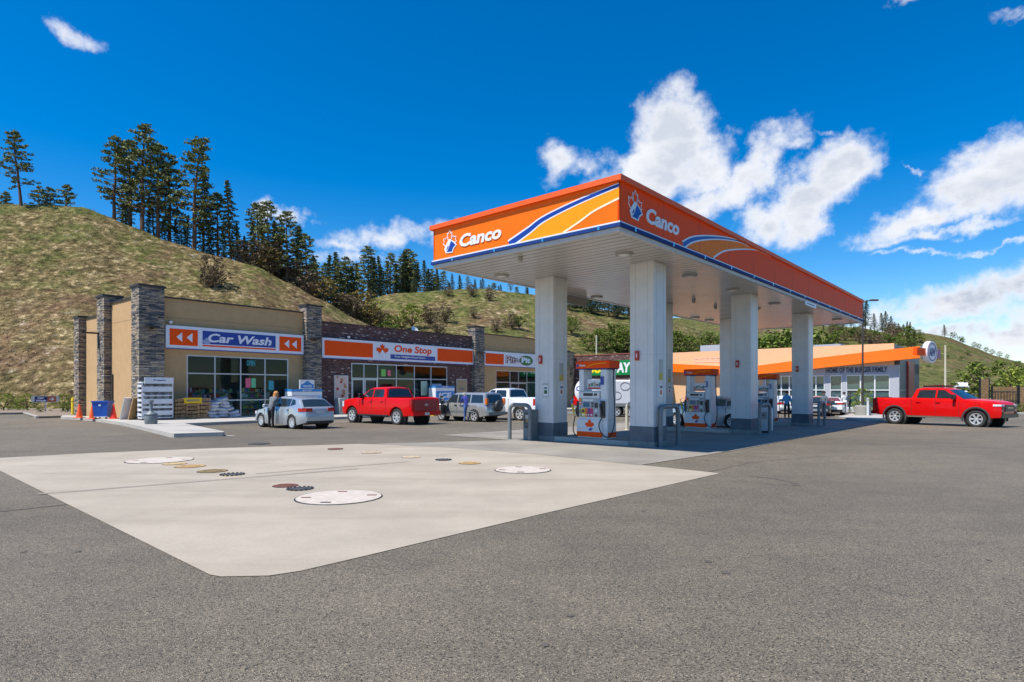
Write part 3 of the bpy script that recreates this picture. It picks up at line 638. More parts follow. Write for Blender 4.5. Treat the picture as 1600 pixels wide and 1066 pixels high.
# small notice hanging under the far right edge
b = MB(); b.box(14.9,16.5,-.02,.0,ZS-.16,ZS+.02,WHT); b.rect(FR,15.1,16.3,ZS-.09,ZS-.06,.021,.024,BLUD); b.build('clearance_notice', can)
b = MB(); b.box(5.2,8.2,WC-.05,WC+.0,ZS-.34,ZS-.021,mat('beige_panel',(.30,.27,.23),.6)); b.build('clearance_notice', can)
COLS = []
cB = cxy((4.08,17.0)); 
for r in range(3):
    for c in range(2):
        COLS.append((cB[0]+7.82*r, cB[1]+3.63*c))
for i, (x, y) in enumerate(COLS):
    w = cw(x+.4, y+.4)
    zg = G(w.y)
    nm = ['white square canopy column right of pump one, nearest the camera','white square canopy column at the left end beside the grey air box','white square canopy column right of pump three','white square canopy column half hidden behind the nearest one','white square canopy column nearest the shaded far end on the right','white square canopy column behind the middle one left of pump five'][i]
    o = thing('canopy_column', nm, 'column', (w.x,w.y,0), CA, 'columns carrying the canopy')
    b = MB(); b.bbox(-.39,.39,-.39,.39,.40+zg+.2,ZS,COLW,.015)
    for k in (-.2,0.0,.2):
        b.box(-.393,-.39,k-.004,k+.004,.65+zg,ZS-.02,GRV) if k else None
        b.box(k-.004,k+.004,-.393,-.39,.65+zg,ZS-.02,GRV) if k else None
    b.box(-.394,.394,-.394,.394,2.55+zg*.3,2.556+zg*.3,GRV)
    b.build('cladding', o)
    b = MB(); b.box(-.40,.40,-.40,.40,zg+.16,zg+.60,GREY); b.build('kick_panel', o)
    b = MB(); b.box(-.41,.41,-.41,.41,zg-.1,zg+.16,mat('column_plinth',(.22,.22,.20),.8,var=.2)); b.build('plinth', o)
    b = MB()
    if i in (0,1,2,4): 
        b.box(-.45,-.39,.07,.19,2.32,2.60,mat('red_box',(.45,.03,.02),.5)); b.box(-.453,-.45,.115,.145,2.40,2.52,WHT)
        b.build('extinguisher_sign', o)
    if i in (0,1,3,5):
        b = MB(); b.box(-.06,.16,-.396,-.39,1.95,2.35,mat('notice_grey',(.45,.44,.40),.5)); b.box(-.06,.16,-.398,-.396,1.75,1.95,mat('notice_yellow',(.55,.42,.06),.5))
        b.box(-.06,.18,-.396,-.39,1.25,1.62,WHT); b.box(-.0,.10,-.399,-.396,1.32,1.45,REDT); b.box(-.02,.14,-.399,-.396,1.5,1.58,mat('print_grey',(.2,.2,.22),.6))
        b.build('notice_board', o)
    if i == 1:
        b = MB(); b.box(-.396,-.39,-.2,.05,1.2,1.68,mat('notice_grey')); b.box(-.399,-.396,-.17,.02,1.25,1.60,WHT)
        fr = (Vector((-.399,.02,0)),Vector((0,-1,0)),Vector((-1,0,0))); b.rect(fr,.03,.16,1.32,1.44,0,.002,DGRN); put_text(b, fr, 'AIR', .03,.16,1.48,1.54,0,DGRN); b.build('notice_board', o)
# soffit lamps
LAMP = mat('lamp_glass', (.7,.7,.66), .2)
LH = mat('lamp_housing', (.30,.29,.27), .5)
k = 0
for (px, py) in ((975,396),(1078,430),(784,430),(905,467),(1145,452),(1210,474),(1330,497),(1258,489),(1108,500),(1036,500),(1180,482)):
    Y = F*(ZS-EYE)/(HY-py); p = Vector(((px-HX)/F*Y, Y, 0)); x, y = cxy(p)
    if not (.4 < x < LC-.4 and .4 < y < WC-.4): y = min(max(y,.6),WC-.6); x = min(max(x,.6),LC-.6)
    p = cw(x,y)
    o = thing('canopy_light', 'round flat light fixture on the white canopy soffit', 'ceiling light', (p.x,p.y,ZS), CA, 'light fixtures on the canopy soffit')
    b = MB(); b.lathe([(0,-.05),(.20,-.06),(.24,-.03),(.25,0)], LH, 20); b.build('housing', o, smooth=40)
    b = MB(); b.lathe([(0,-.075),(.14,-.068),(.16,-.052)], LAMP, 16); b.build('lens', o, smooth=40)
for (px,py) in ((813,401),(1084,468),(1118,478)):
    Y = F*(ZS-EYE)/(HY-py); p = Vector(((px-HX)/F*Y, Y, 0))
    o = thing('security_camera', 'small dome camera under the canopy soffit', 'security camera', (p.x,p.y,ZS), 0, 'dome cameras under the canopy')
    b = MB(); b.lathe([(0,-.16),(.05,-.14),(.07,-.09),(.07,0)], LH, 14); b.build('dome', o, smooth=50)
# islands
for r in range(3):
    x0 = cB[0]+7.82*r+.12; y0 = cB[1]+.8; y1 = cB[1]+3.63
    c = cw(x0+.35,(y0+y1)/2); zg = G(c.y)
    o = thing('pump_island', ['raised concrete island under pump one','raised concrete island under pump three','raised concrete island under pump five'][r], 'pump island', (c.x,c.y,zg-.015), CA, 'pump islands')
    b = MB(); b.bbox(-.50,.62,-1.4,1.4,-.1,.17,CONC3,.03); b.build('curb', o)
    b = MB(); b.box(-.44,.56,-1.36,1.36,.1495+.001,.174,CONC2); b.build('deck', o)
# U guards
def guard(p0, p1, h, label, m=GUARD, r=.068):
    c = (p0+p1)/2; d = p1-p0; w = d.length/2
    o = thing('guard_rail', label, 'bollard', (c.x,c.y,G(c.y)), atan2(d.y,d.x), 'bent pipe guards round the pump islands')
    pts = [(-w,0,-.05),(-w,0,h-.28)]
    for k in range(6): a = pi/2*k/5; pts.append((-w+.2-.2*cos(a),0,h-.22+.2*sin(a)-.02))
    for k in range(6): a = pi/2*(1-k/5); pts.append((w-.2+.2*cos(a),0,h-.22+.2*sin(a)-.02))
    pts += [(w,0,h-.28),(w,0,-.05)]
    b = MB(); b.tube(pts, r, m, 12); b.build('pipe', o, smooth=50)
    b = MB()
    for s_ in (-w,w): b.lathe([(r+.001,.02),(r+.05,.015),(r+.055,0)], m, 14, Matrix.Translation((s_,0,0)))
    b.build('base_flange', o)
    return o
guard(Vector((4.30,17.12,0)), Vector((5.0,17.8,0)), 1.22, 'grey bent pipe guard in front of the nearest column')
guard(Vector((-.08,20.1,0)), Vector((.60,19.55,0)), 1.22, 'grey bent pipe guard at the left end next to the air box')
guard(Vector((9.46,22.55,0)), Vector((10.1,23.15,0)), 1.2, 'grey bent pipe guard with a white notice behind, middle island')
guard(Vector((14.75,28.4,0)), Vector((15.35,29.0,0)), 1.2, 'grey bent pipe guard at the far island')
guard(Vector((4.98,25.6,0)), Vector((5.5,25.1,0)), 1.2, 'pipe guard behind pump one with sunlight put into its cream colour', CREAM)  # cream instead of guard grey: sunlight put into the colour
# air box by column A
o = thing('air_box', 'grey upright air and water dispenser box beside the left column', 'air dispenser', (.60,19.86,G(19.86)), CA)
b = MB(); b.bbox(-.16,.16,-.24,.17,0,1.03,mat('airbox_grey',(.16,.19,.20),.5),.02); b.build('cabinet', o)
b = MB(); b.box(-.175,-.16,-.15,.10,.42,.92,PLBK); b.box(-.18,-.175,-.10,.05,.72,.86,mat('notice_grey')); b.box(-.18,-.175,-.08,.03,.60,.70,OCHRE); b.box(-.182,-.175,-.06,.06,.47,.57,GREY); b.build('front_panel', o)
# white notice bin by the middle guard
o = thing('notice_bin', 'white bin with printed notice standing behind the middle pipe guard', 'bin', (*cw(*[cxy((10.05,23.7))[0]+.25,cxy((10.05,23.7))[1]])[:2],G(23.7)), CA)
b = MB(); b.bbox(-.25,.25,-.25,.25,.08,1.0,WHT,.03); b.box(-.256,-.25,-.18,.18,.55,.85,mat('notice_grey')); b.box(-.262,-.256,-.1,.1,.66,.76,mat('print_grey')); b.build('bin_body', o)
b = MB(); b.box(-.22,.22,-.22,.22,0,.12,BLACK); b.build('foot', o)

# ---------------------------------------------------------------- pumps
def pump(loc, num, label):
    o = thing('fuel_pump', label, 'fuel pump', loc, CA, 'fuel pumps on the islands')
    fr = (Vector((-.27,.63,0)), Vector((0,-1,0)), Vector((-1,0,0)))      # front, u 0..1.26
    WP = mat('pump_white', (.66,.67,.68), .35); GP = mat('pump_grey', (.36,.38,.40), .4)
    b = MB(); b.bbox(-.26,.26,-.56,.56,0,.60,WP,.02); b.rect(fr,.05,1.02,.04,.58,-.01,.012,WP); b.build('lower_cabinet', o)
    b = MB(); b.rect(fr,.05,1.02,.04,.20,.012,.018,SIGNR); b.rect((Vector((-.26,-.562,0)),Vector((1,0,0)),Vector((0,-1,0))),.02,.5,.04,.20,0,.006,SIGNR); b.build('red_band', o)
    b = MB(); leaf_plate(b, fr, .54, .40, .22, .20, .018, .022, SIGNR)
    b.plate(fr, [(.40,.22),(.62,.22),(.72,.34),(.50,.36)], .022, .026, WHT); b.plate(fr, [(.50,.235),(.60,.235),(.68,.32),(.56,.33)], .026, .030, BLU); b.build('leaf_logo', o)
    b = MB(); b.bbox(-.24,.24,-.34,.52,.60,1.50,WP,.02); b.build('display_cabinet', o)
    b = MB(); b.rect(fr,.12,.92,.66,1.47,-.02,.0,GP)
    b.rect(fr,.14,.90,1.27,1.45,.0,.006,WP); b.rect(fr,.30,.66,1.33,1.42,.006,.012,PLBK); b.rect(fr,.70,.82,1.34,1.41,.006,.012,PLBK)
    b.rect(fr,.30,.53,.98,1.13,0,.010,mat('screen_blue',(.01,.12,.22),.15)); b.rect(fr,.60,.68,1.06,1.13,0,.01,PLBK); b.rect(fr,.60,.68,.98,1.03,0,.01,PLBK); b.rect(fr,.72,.84,.96,1.12,0,.01,PLBK)
    b.rect(fr,.28,.48,1.17,1.23,0,.008,WHT); b.rect(fr,.50,.68,1.17,1.23,0,.008,WHT); b.rect(fr,.735,.82,.68,.76,0,.01,PLBK); b.rect(fr,.74,.82,.83,.90,0,.01,WHT)
    b.build('keypad_panel', o)
    cs = [('btn_green',(.22,.24,.12)),('btn_yellow',(.78,.52,.01)),('btn_orange',(.75,.16,.02)),('btn_purple',(.25,.04,.22)),('btn_magenta',(.55,.03,.16))]
    for (u0,u1),(nm,c) in zip(((.14,.22),(.24,.37),(.38,.46),(.47,.55),(.56,.66)), cs):
        b = MB(); b.rect(fr,u0,u1,.68,.94 if u0 > .2 else .88,0,.014,mat(nm,c,.35)); b.rect(fr,u0+.02,u1-.02,.71,.76,.014,.018,WHT); b.rect(fr,u0+.02,u1-.02,.80,.90 if u0 > .2 else .84,.014,.017,PLBK if nm=='btn_yellow' else mat(nm)); b.build('grade_button', o)
    b = MB(); b.rect(fr,.14,.22,1.06,1.25,0,.008,SIGNR); b.rect(fr,.15,.21,1.1,1.14,.008,.011,WHT); b.rect(fr,.15,.21,1.18,1.22,.008,.011,YEL); b.build('safety_sticker', o)
    # posts and open window
    b = MB(); b.bbox(-.24,.24,.34,.52,1.50,2.18,WP,.01); b.build('left_post', o)
    b = MB(); b.bbox(-.26,.26,-.56,-.28,.60,2.18,WP,.04); put_text(b, fr, str(num), .94,1.06,1.68,1.94,.0,BLU,bold=.02); b.build('right_post', o)
    b = MB(); b.box(-.10,-.06,-.25,.30,1.53,1.86,WHT); b.rect((Vector((-.10,.30,0)),Vector((0,-1,0)),Vector((-1,0,0))),.03,.52,1.55,1.60,0,.004,REDT)
    for i, c in enumerate(((.35,.18,.12),(.12,.25,.22),(.45,.36,.26),(.2,.16,.13),(.10,.22,.24))): b.rect((Vector((-.10,.30,0)),Vector((0,-1,0)),Vector((-1,0,0))),.05+i*.095,.13+i*.095,1.62+.02*(i%2),1.72+.03*(i%3),0,.004,mat('advert_%d'%i,c,.5))
    b.build('advert_card', o)
    b = MB(); b.bbox(-.31,.31,-.66,.62,2.20,2.44,ORG2,.03); b.box(-.29,.29,-.62,.6,2.17,2.20,BLUD); b.build('topper', o)
    fr2 = (Vector((-.312,.62,0)), Vector((0,-1,0)), Vector((-1,0,0))); b = MB(); put_text(b, fr2, 'Canco', .16,.40,2.27,2.34,.0,WHT,shear=.15,bold=.03); b.plate(fr2,[(.04,2.25),(.12,2.25),(.14,2.33),(.07,2.36)],0,.004,BLU); b.stroke(fr2, smoothpts([(.45,2.24),(.7,2.33),(1.15,2.36)]), .03, 0,.003, ORGL); b.build('topper_logo', o)
    # nozzles and hoses both sides
    for sx, u, yel in ((1,1.04,False),(-1,.0,True)):
        b = MB(); yy = .63-u
        if yel: b.box(-.27,-.20,.50,.60,.66,1.16,PLBK)
        else: b.box(-.34,-.26,yy-.07,yy+.05,.66,1.18,PLBK)
        b.build('nozzle_boot', o)
        b = MB(); n0 = Vector((-.33,yy+(.02 if yel else 0),.72))
        b.tube([n0, n0+Vector((-.03,.02,.18)), n0+Vector((-.05,.05,.36))], [.03,.035,.028], mat('nozzle_yellow',(.72,.5,.03),.4) if yel else PLBK, 8)
        b.tube([n0+Vector((-.03,.02,.34)), n0+Vector((-.02,.11,.44)), n0+Vector((.0,.0,.50))], .014, CHR, 6); b.build('nozzle', o, smooth=50)
        b = MB()
        if not yel: pts = [(-.30,yy,.70),(-.36,yy+.10,.45),(-.38,yy+.02,.22),(-.38,yy-.10,.10),(-.37,yy-.24,.08),(-.32,yy-.36,.24),(-.26,yy-.40,.6),(-.22,yy-.37,1.1),(-.18,yy-.32,1.6),(-.12,yy-.28,2.18)]
        else: pts = [(-.30,yy,.70),(-.32,yy+.05,.4),(-.30,yy+.06,.16),(-.2,yy+.0,.06),(-.05,yy+.02,.2),(.05,yy+.05,.9),(.05,yy+.03,1.5),(.0,yy-.02,2.18)]
        b.tube([tuple(p) for p in smooth3(pts)], .018, BLACK, 6); b.build('hose', o, smooth=60)
    return o
def smooth3(p, n=5):
    p = [Vector(q) for q in p]; out = []
    for i in range(len(p)-1):
        p0 = p[max(i-1,0)]; p1 = p[i]; p2 = p[i+1]; p3 = p[min(i+2,len(p)-1)]
        for k in range(n):
            t = k/n; out.append(.5*((2*p1)+(-p0+p2)*t+(2*p0-5*p1+4*p2-p3)*t*t+(-p0+3*p1-3*p2+p3)*t**3))
    out.append(p[-1]); return out
for r in range(3):
    base = Vector((2.66,18.86,0))-UL*.06+UR*7.82*r
    pump((base.x,base.y,G(base.y)+.155), (1,3,5)[r], ['red topped fuel pump number 1 with yellow nozzle between the two nearest columns','red topped fuel pump number 3 left of the middle column','red topped fuel pump number 5 on the farthest island'][r])

# ================================================================ SHOP BUILDING
def fx(px, y=0.0, O=BO, D=BD, Nn=BN):
    r = (px-HX)/F; P0 = O+Nn*y; return (P0.x-r*P0.y)/(r*D.y-D.x)
def fp(px, py, y=0.0, O=BO, D=BD, Nn=BN):
    x = fx(px,y,O,D,Nn); P_ = O+Nn*y+D*x; return x, EYE+P_.y*(HY-py)/F
def fy(px, x, O=BO, D=BD, Nn=BN):               # depth along a side wall at local x
    r = (px-HX)/F; P0 = O+D*x; return (P0.x-r*P0.y)/(r*Nn.y-Nn.x)
FB = (Vector((0,0,0)), Vector((1,0,0)), Vector((0,-1,0)))
shop = thing('shop_building', 'long low shop building with stone pillars, tan stucco and dark brick fronts', 'building', (BO.x,BO.y,0), BA)
def walls(mb, x0, x1, y0, y1, z0, z1, ops, m):      # wall slab with openings (x0,x1,z0,z1)
    ops = sorted(ops); x = x0
    for (a,c,d,e) in ops:
        if a > x: mb.box(x,a,y0,y1,z0,z1,m)
        mb.box(a,c,y0,y1,e,z1,m)
        if d > z0: mb.box(a,c,y0,y1,z0,d,m)
        x = c
    mb.box(x,x1,y0,y1,z0,z1,m)
xp1a, xp1b = fx(217,-.45), fx(257,-.45)
xp2a, xp2b = fx(479,-.45), fx(502.7,-.45)
xp3a, xp3b = fx(742.5,-.45), fx(757,-.45)
XE = 43.0
zb_ = -1.0
wA0, wA1 = fx(291.7), fx(450.4); wB0, wB1 = fx(549), fx(698.7); wC0, wC1 = fx(774.8), fx(846)
b = MB(); walls(b, xp1b-.3, xp2a+.3, 0, .25, zb_, 6.72, [(wA0,wA1,-.35,3.49)], TAN); b.box(xp1b,xp2a,-.006,0,5.62,5.64,PEACH2); b.build('stucco_front', shop)
b = MB(); walls(b, xp2b-.2, xp3a+.3, 0, .25, zb_, 6.24, [(wB0,wB1,-.52,3.40)], BRICK); b.build('brick_front', shop)
b = MB(); walls(b, xp3b-.2, fx(872), 0, .25, zb_, 6.62, [(wC0,wC1,-.5,3.25)], TAN); b.box(xp3b,fx(872),-.006,0,5.52,5.54,PEACH2); b.build('stucco_front', shop)
b = MB(); walls(b, fx(872), XE, -.1, .25, zb_, 5.6, [(fx(889),fx(896),3.0,3.9)], PALEST); b.build('pale_stone_front', shop)
xs_ = xp1a+.42
yq1 = fy(163, xs_); yq2 = fy(134, xs_)
b = MB(); b.box(xs_,xs_+.25,.0,yq1,zb_,6.72,TAN); b.box(xs_-.006,xs_,.5,yq1,5.5,5.52,PEACH2); b.build('stucco_side', shop)
b = MB(); b.box(xs_,xs_+.25,yq1,yq2+.8,zb_,6.12,TAN); b.box(xs_-.006,xs_,yq1,yq2,5.2,5.22,PEACH2); b.build('stucco_side', shop)
b = MB(); b.box(xs_,XE,yq2+.8,yq2+1.05,zb_,6.1,TAN); b.box(xs_+.25,XE,.25,yq2+.8,5.7,5.85,DISC); b.box(XE-.25,XE,.25,yq2+.8,zb_,5.6,TAN); b.build('roof', shop)
b = MB(); b.box(xs_+.3,XE-.3,.25,yq2+.7,-1.0,-.30,FLOOR); b.box(xs_+.3,XE-.3,5.5,5.6,-.3,5.7,mat('shop_back_wall',(.16,.15,.14),.8)); b.box(xs_+.3,XE-.3,.3,5.5,3.6,3.7,mat('shop_ceiling',(.28,.28,.27),.8)); b.build('interior', shop)
def cap(x0,x1,y0,y1,z,t=.09,o=.05):
    b = MB(); b.box(x0-o,x1+o,y0-o,y1+o,z,z+t,TRIMB); b.build('parapet_cap', shop)
cap(xp1b,xp2a,-.02,.25,6.72); cap(xp2b,xp3a,-.02,.25,6.24,.06); cap(xp3b,fx(872),-.02,.25,6.62); cap(fx(872)+.05,XE,-.12,.25,5.6)
cap(xs_-.02,xs_+.25,.4,yq1-1.2,6.72); cap(xs_-.02,xs_+.25,yq1+.1,yq2-.1,6.12)
def pillar(x0,x1,y0,y1,z):
    b = MB(); b.box(x0,x1,y0,y1,zb_,z,STONE)
    rr = random.Random(int(x0*100))
    for k in range(150):                       # proud ledge stones on the two visible faces
        zz = -.4+rr.random()*(z+.2); L_ = rr.uniform(.15,.5); h = .065; d = rr.uniform(.012,.035)
        if rr.random() < (x1-x0)/((x1-x0)+(y1-y0)): a = rr.uniform(x0,max(x0,x1-L_)); b.box(a,min(a+L_,x1),y0-d,y0,zz,zz+h,STONE)
        else: a = rr.uniform(y0,max(y0,y1-L_)); b.box(x0-d,x0,a,min(a+L_,y1),zz,zz+h,STONE)
    p = b.build('stone_pillar', shop); c = MB(); c.box(x0-.07,x1+.07,y0-.07,y1+.07,z,z+.12,TRIMB); c.build('pillar_cap', p)
pillar(xp1a,xp1b,-.45,fy(205,xp1a),7.18)
pillar(xp2a,xp2b,-.45,.45,7.2); pillar(xp3a,xp3b,-.45,.45,7.15)
pillar(xs_-.4,xs_+.6,yq1-1.25,yq1,7.15); pillar(xs_-.4,xs_+.6,yq2,yq2+.95,6.2)
def glazing(x0,x1,z0,z1,vert,hor,doors=()):
    f = MB(); w = .035
    for x in [x0+w]+list(vert)+[x1-w]: f.box(x-w,x+w,-.0,.10,z0,z1,ALU)
    for z in [z0+w]+list(hor)+[z1-w]: 
        xs2 = [x0+2*w]+list(vert)+[x1-2*w]
        for a,c in zip(xs2, xs2[1:]): f.box(a+w*(a!=xs2[0]),c-w*(c!=xs2[-1]),.004,.096,z-w,z+w,ALU)
    fo = f.build('window_frame', shop)
    g = MB(); g.box(x0+.02,x1-.02,.045,.055,z0+.02,z1-.02,GLASS); g.build('window_glass', fo)
    for (a,c,zt) in doors:
        d = MB()
        for q in ((a+.05,a+.13),(c-.13,c-.05)): d.box(q[0],q[1],-.03,-.003,z0+.05,zt-.05,ALU)
        d.box(a+.13,c-.13,-.03,-.003,z0+.05,z0+.25,ALU); d.box(a+.13,c-.13,-.03,-.003,zt-.14,zt-.05,ALU)
        dd = d.build('door', shop); h = MB(); h.tube([(c-.2,-.08,z0+.8),(c-.2,-.08,z0+1.3)],.015,CHR,6); h.build('handle', dd)
glazing(wA0,wA1,-.33,3.49,[fx(335.9),fx(376.2),fx(414.2)],[.76,2.40])
glazing(wB0,wB1,-.5,3.40,[fx(568.7),fx(590),fx(619.4),fx(647.5),fx(673.5)],[2.27],[(wB0,fx(568.7),2.27),(fx(568.7),fx(590),2.27)])
glazing(wC0,wC1,-.5,3.25,[fx(797),fx(810.4),fx(823.4)],[2.1],[(fx(797),fx(823),2.1)])
rr = random.Random(3)
GOODS = [mat('goods_%d'%i, c, .45) for i,c in enumerate([(.5,.05,.04),(.6,.45,.05),(.05,.25,.12),(.05,.12,.4),(.6,.6,.58),(.4,.2,.06),(.02,.25,.28),(.45,.1,.3),(.15,.35,.10)])]
def shelf(x, y, w, lab):
    o = thing('store_shelf', lab, 'shelf', tuple(bw(x,y,-.3)), BA, 'goods shelves behind the shop windows')
    b = MB(); b.box(-w/2,w/2,.35,.38,0,1.7,mat('shelf_metal',(.30,.30,.3),.5))
    for k in range(5): b.box(-w/2,w/2,0,.35,.1+k*.36,.13+k*.36,mat('shelf_metal'))
    b.build('rack', o)
    b = MB()
    for k in range(5):
        q = -w/2+.02
        while q < w/2-.1:
            g = rr.uniform(.07,.2); h = rr.uniform(.14,.3); b.box(q,min(q+g,w/2),.03,.3,.13+k*.36,.13+k*.36+h,rr.choice(GOODS)); q += g+.01
    b.build('goods', o)
for i,x in enumerate((wA0+.8,wA0+2.6,wA0+4.4,wA0+6.0)): shelf(x, .9+.3*(i%2), 1.5, 'shelf of coloured goods inside the car wash shop window')
for i in range(6): shelf(wB0+2.9+1.55*i, 1.1+.4*(i%2), 1.4, 'shelf of coloured goods inside the long shop window')
for i in range(2): shelf(wC0+1.2+2.4*i, 1.2, 1.6, 'shelf of goods inside the far shop window')
# posters in the windows
b = MB(); fr = (Vector((0,.03,0)),Vector((1,0,0)),Vector((0,-1,0)))
b.rect(fr,fx(384),fx(392),1.55,2.15,0,.004,mat('poster_pink',(.7,.12,.2),.5)); b.build('window_poster', shop); b = MB(); b.rect(fr,fx(393),fx(400),1.55,2.15,0,.004,mat('poster_green',(.15,.5,.25),.5)); b.build('window_poster', shop); b = MB(); b.rect(fr,fx(420),fx(428),1.4,2.0,0,.004,mat('poster_teal',(.05,.35,.4),.5)); b.build('window_poster', shop); b = MB()
b.rect(fr,fx(596),fx(603),2.45,3.0,0,.004,mat('poster_gg',(.2,.55,.1),.5)); b.build('window_poster', shop); b = MB(); b.rect(fr,fx(606),fx(611),2.5,2.95,0,.004,mat('poster_pink')); b.build('window_poster', shop); b = MB(); put_text(b, fr, 'OPEN', fx(385.5), fx(399), 2.95, 3.3, 0, mat('poster_teal')); b.build('open_lettering', shop); b = MB()
b.rect(fr,fx(658),fx(668),.9,2.1,0,.004,mat('poster_pale',(.5,.62,.45),.5)); b.build('window_poster', shop); b = MB(); b.rect(fr,fx(675),fx(690),.6,1.9,0,.004,mat('poster_bluew',(.45,.55,.65),.5))
b.build('window_poster', shop)
# signs
def sign_thing(name, label, x0, x1, z0, z1):
    o = thing(name, label, 'sign', (BO.x,BO.y,0), BA)
    b = MB(); b.box(x0,x1,-.22,-.01,z0,z1,SIGNW); b.box(x0,x1,-.24,-.22,z0-.05,z0,BLU); b.build('sign_box', o)
    return o
FS = (Vector((0,-.22,0)), Vector((1,0,0)), Vector((0,-1,0)))
sx0, sx1 = fx(259,-.22), fx(474.5,-.22)
o = sign_thing('shop_sign','wide Car Wash sign with blue centre and orange arrow panels at both ends',sx0,sx1,3.84,5.15)
fs = lambda px: fx(px,-.22)
for (p0,p1) in ((265,309),(436.5,470.5)):
    b = MB(); b.rect(FS,fs(p0),fs(p1),4.02,4.97,0,.012,SIGNR); b.build('orange_panel', o)
for (pa,pb) in ((275.5,284.5),(291.5,300.5),(444,451.5),(456,463.5)):
    b = MB(); b.plate(FS,[(fs(pa),4.5),(fs(pb),4.22),(fs(pb),4.78)],.012,.02,SIGNW); b.build('arrow', o)
b = MB(); b.rect(FS,fs(316.5),fs(430.5),4.18,4.97,0,.012,BLU); b.build('blue_panel', o)
b = MB(); leaf_plate(b, FS, fs(323), 4.28, .38, .30, .012,.016, mat('faint_leaf',(.35,.4,.6),.4)); b.build('leaf_mark', o)
b = MB(); b.rect(FS,fs(316.5),fs(430.5),4.03,4.12,0,.012,SIGNR); b.build('red_line', o)
b = MB(); put_text(b, FS, 'Car Wash', fs(325), fs(424), 4.30, 4.84, .012, SIGNW, shear=.22, bold=.03); b.build('lettering', o)
sx0, sx1 = fx(503.5,-.22), fx(741.8,-.22)
o = sign_thing('shop_sign','long One Stop sign with maple leaf between two orange panels',sx0,sx1,3.68,5.12)
for (p0,p1) in ((507,582.5),(683.5,738.5)):
    b = MB(); b.rect(FS,fs(p0),fs(p1),3.86,4.94,0,.012,SIGNR); b.build('orange_panel', o)
b = MB(); leaf_plate(b, FS, fs(597.5), 4.40, .80, .58, 0,.012, SIGNR); b.build('maple_leaf', o)
b = MB(); b.plate(FS,[(fs(592.5),4.02),(fs(601),4.02),(fs(603),4.16),(fs(597.5),4.52),(fs(594),4.25)],.012,.016,SIGNW); b.build('leaf_mark', o)
b = MB(); put_text(b, FS, 'One Stop', fs(616), fs(674.5), 4.23, 4.96, 0, SIGNR, shear=.08, bold=.03); b.build('lettering', o)
b = MB(); b.rect(FS,fs(610),fs(680),3.84,4.2,0,.012,BLU); b.build('blue_band', o)
b = MB(); put_text(b, FS, 'Your Neighborhood Store', fs(616), fs(664), 3.93, 4.12, .012, SIGNW, bold=.025); b.build('small_lettering', o)
o = sign_thing('shop_sign','Pita Pit sign with orange panel and green oval',fs(757.3),fs(845),3.66,5.04)
b = MB(); b.rect(FS,fs(758.5),fs(787),3.82,4.84,0,.012,SIGNR); b.build('orange_panel', o)
b = MB(); ce, rz_ = (fs(811.5)+fs(832.5))/2, (fs(832.5)-fs(811.5))/2
b.plate(FS,[(ce+rz_*cos(a*pi/16),4.34+.50*sin(a*pi/16)) for a in range(32)],0,.012,mat('maroon',(.12,.02,.02),.5)); b.plate(FS,[(ce+rz_*.93*cos(a*pi/16),4.34+.44*sin(a*pi/16)) for a in range(32)],.012,.018,mat('oval_green',(.03,.22,.04),.4)); b.build('green_oval', o)
b = MB(); put_text(b, FS, 'Pita', fs(790), fs(811.3), 3.98, 4.72, 0, mat('maroon'), bold=.08, thick=.01); put_text(b, FS, 'Pita', fs(790.5), fs(810.7), 4.03, 4.67, .012, mat('pink_letter',(.75,.62,.62),.4), bold=.0); b.build('lettering', o)
b = MB(); put_text(b, FS, 'Pit', fs(814.5), fs(828.5), 4.08, 4.66, .018, SIGNW, bold=.05); b.build('lettering', o)
# small things fixed to the building
def wallcam(x,z,lab): 
    o = thing('security_camera', lab, 'security camera', tuple(bw(x,-.0,z)), BA)
    b = MB(); b.lathe([(0,-.13),(.07,-.11),(.11,-.03),(.12,.0),(.10,.05),(0,.07)], WHT, 14, Matrix.Translation((0,-.14,0))); b.build('dome', o, smooth=50)
    b = MB(); b.box(-.05,.05,-.06,-.0,-.04,.06,WHT); b.build('bracket', o)
wallcam(fx(265),5.36,'white dome camera above the left end of the car wash sign'); wallcam(fx(543),5.32,'white dome camera on the dark brick above the One Stop sign')
for px,y,lab in ((237,-.45,'dark wall light on the near stone pillar front'),(491,-.45,'dark wall light on the stone pillar between the two long signs'),(750,-.45,'dark wall light on the stone pillar left of the Pita Pit sign')):
    x,z = fp(px,{237:511,491:530,750:551.5}[px],y); o = thing('wall_light', lab, 'wall light', tuple(bw(x,y,z)), BA)
    b = MB(); b.box(-.28,.28,-.42,-.03,-.04,.05,TRIMB); b.build('lamp_head', o); b = MB(); b.box(-.1,.1,-.04,0,-.12,.12,TRIMB); b.build('bracket', o)
o = thing('wall_light', 'dark bracket lamp sticking out of the middle pillar on the sunlit side wall', 'wall light', tuple(bw(xs_-.4,yq1-.35,4.9)), BA)
b = MB(); b.box(-.95,0,-.12,.12,-.03,.06,TRIMB); b.build('lamp_head', o); b = MB(); b.box(-.05,0,-.1,.1,-.9,-.04,TRIMB); b.build('bracket', o)
b = MB(); b.tube([(xs_-.04,yq1-1.6,-.3),(xs_-.04,yq1-1.6,2.35),(xs_-.04,yq1-1.2,2.4)],.04,TRIMB,6); b.build('drain_pipe', shop)
o = thing('meter_box','small white box on the sunlit side wall','utility box',tuple(bw(xs_,yq1+.6,1.5)),BA); b = MB(); b.bbox(-.14,0,-.15,.15,-.3,.3,WHT,.02); b.build('box_body', o); b = MB(); b.box(-.145,-.14,-.1,.1,-.2,.0,mat('notice_grey')); b.build('cover', o)
o = thing('satellite_dish','white dish on the brick shop roof','satellite dish',tuple(bw(fx(643,1.5)+.3,1.5,5.85)),BA)
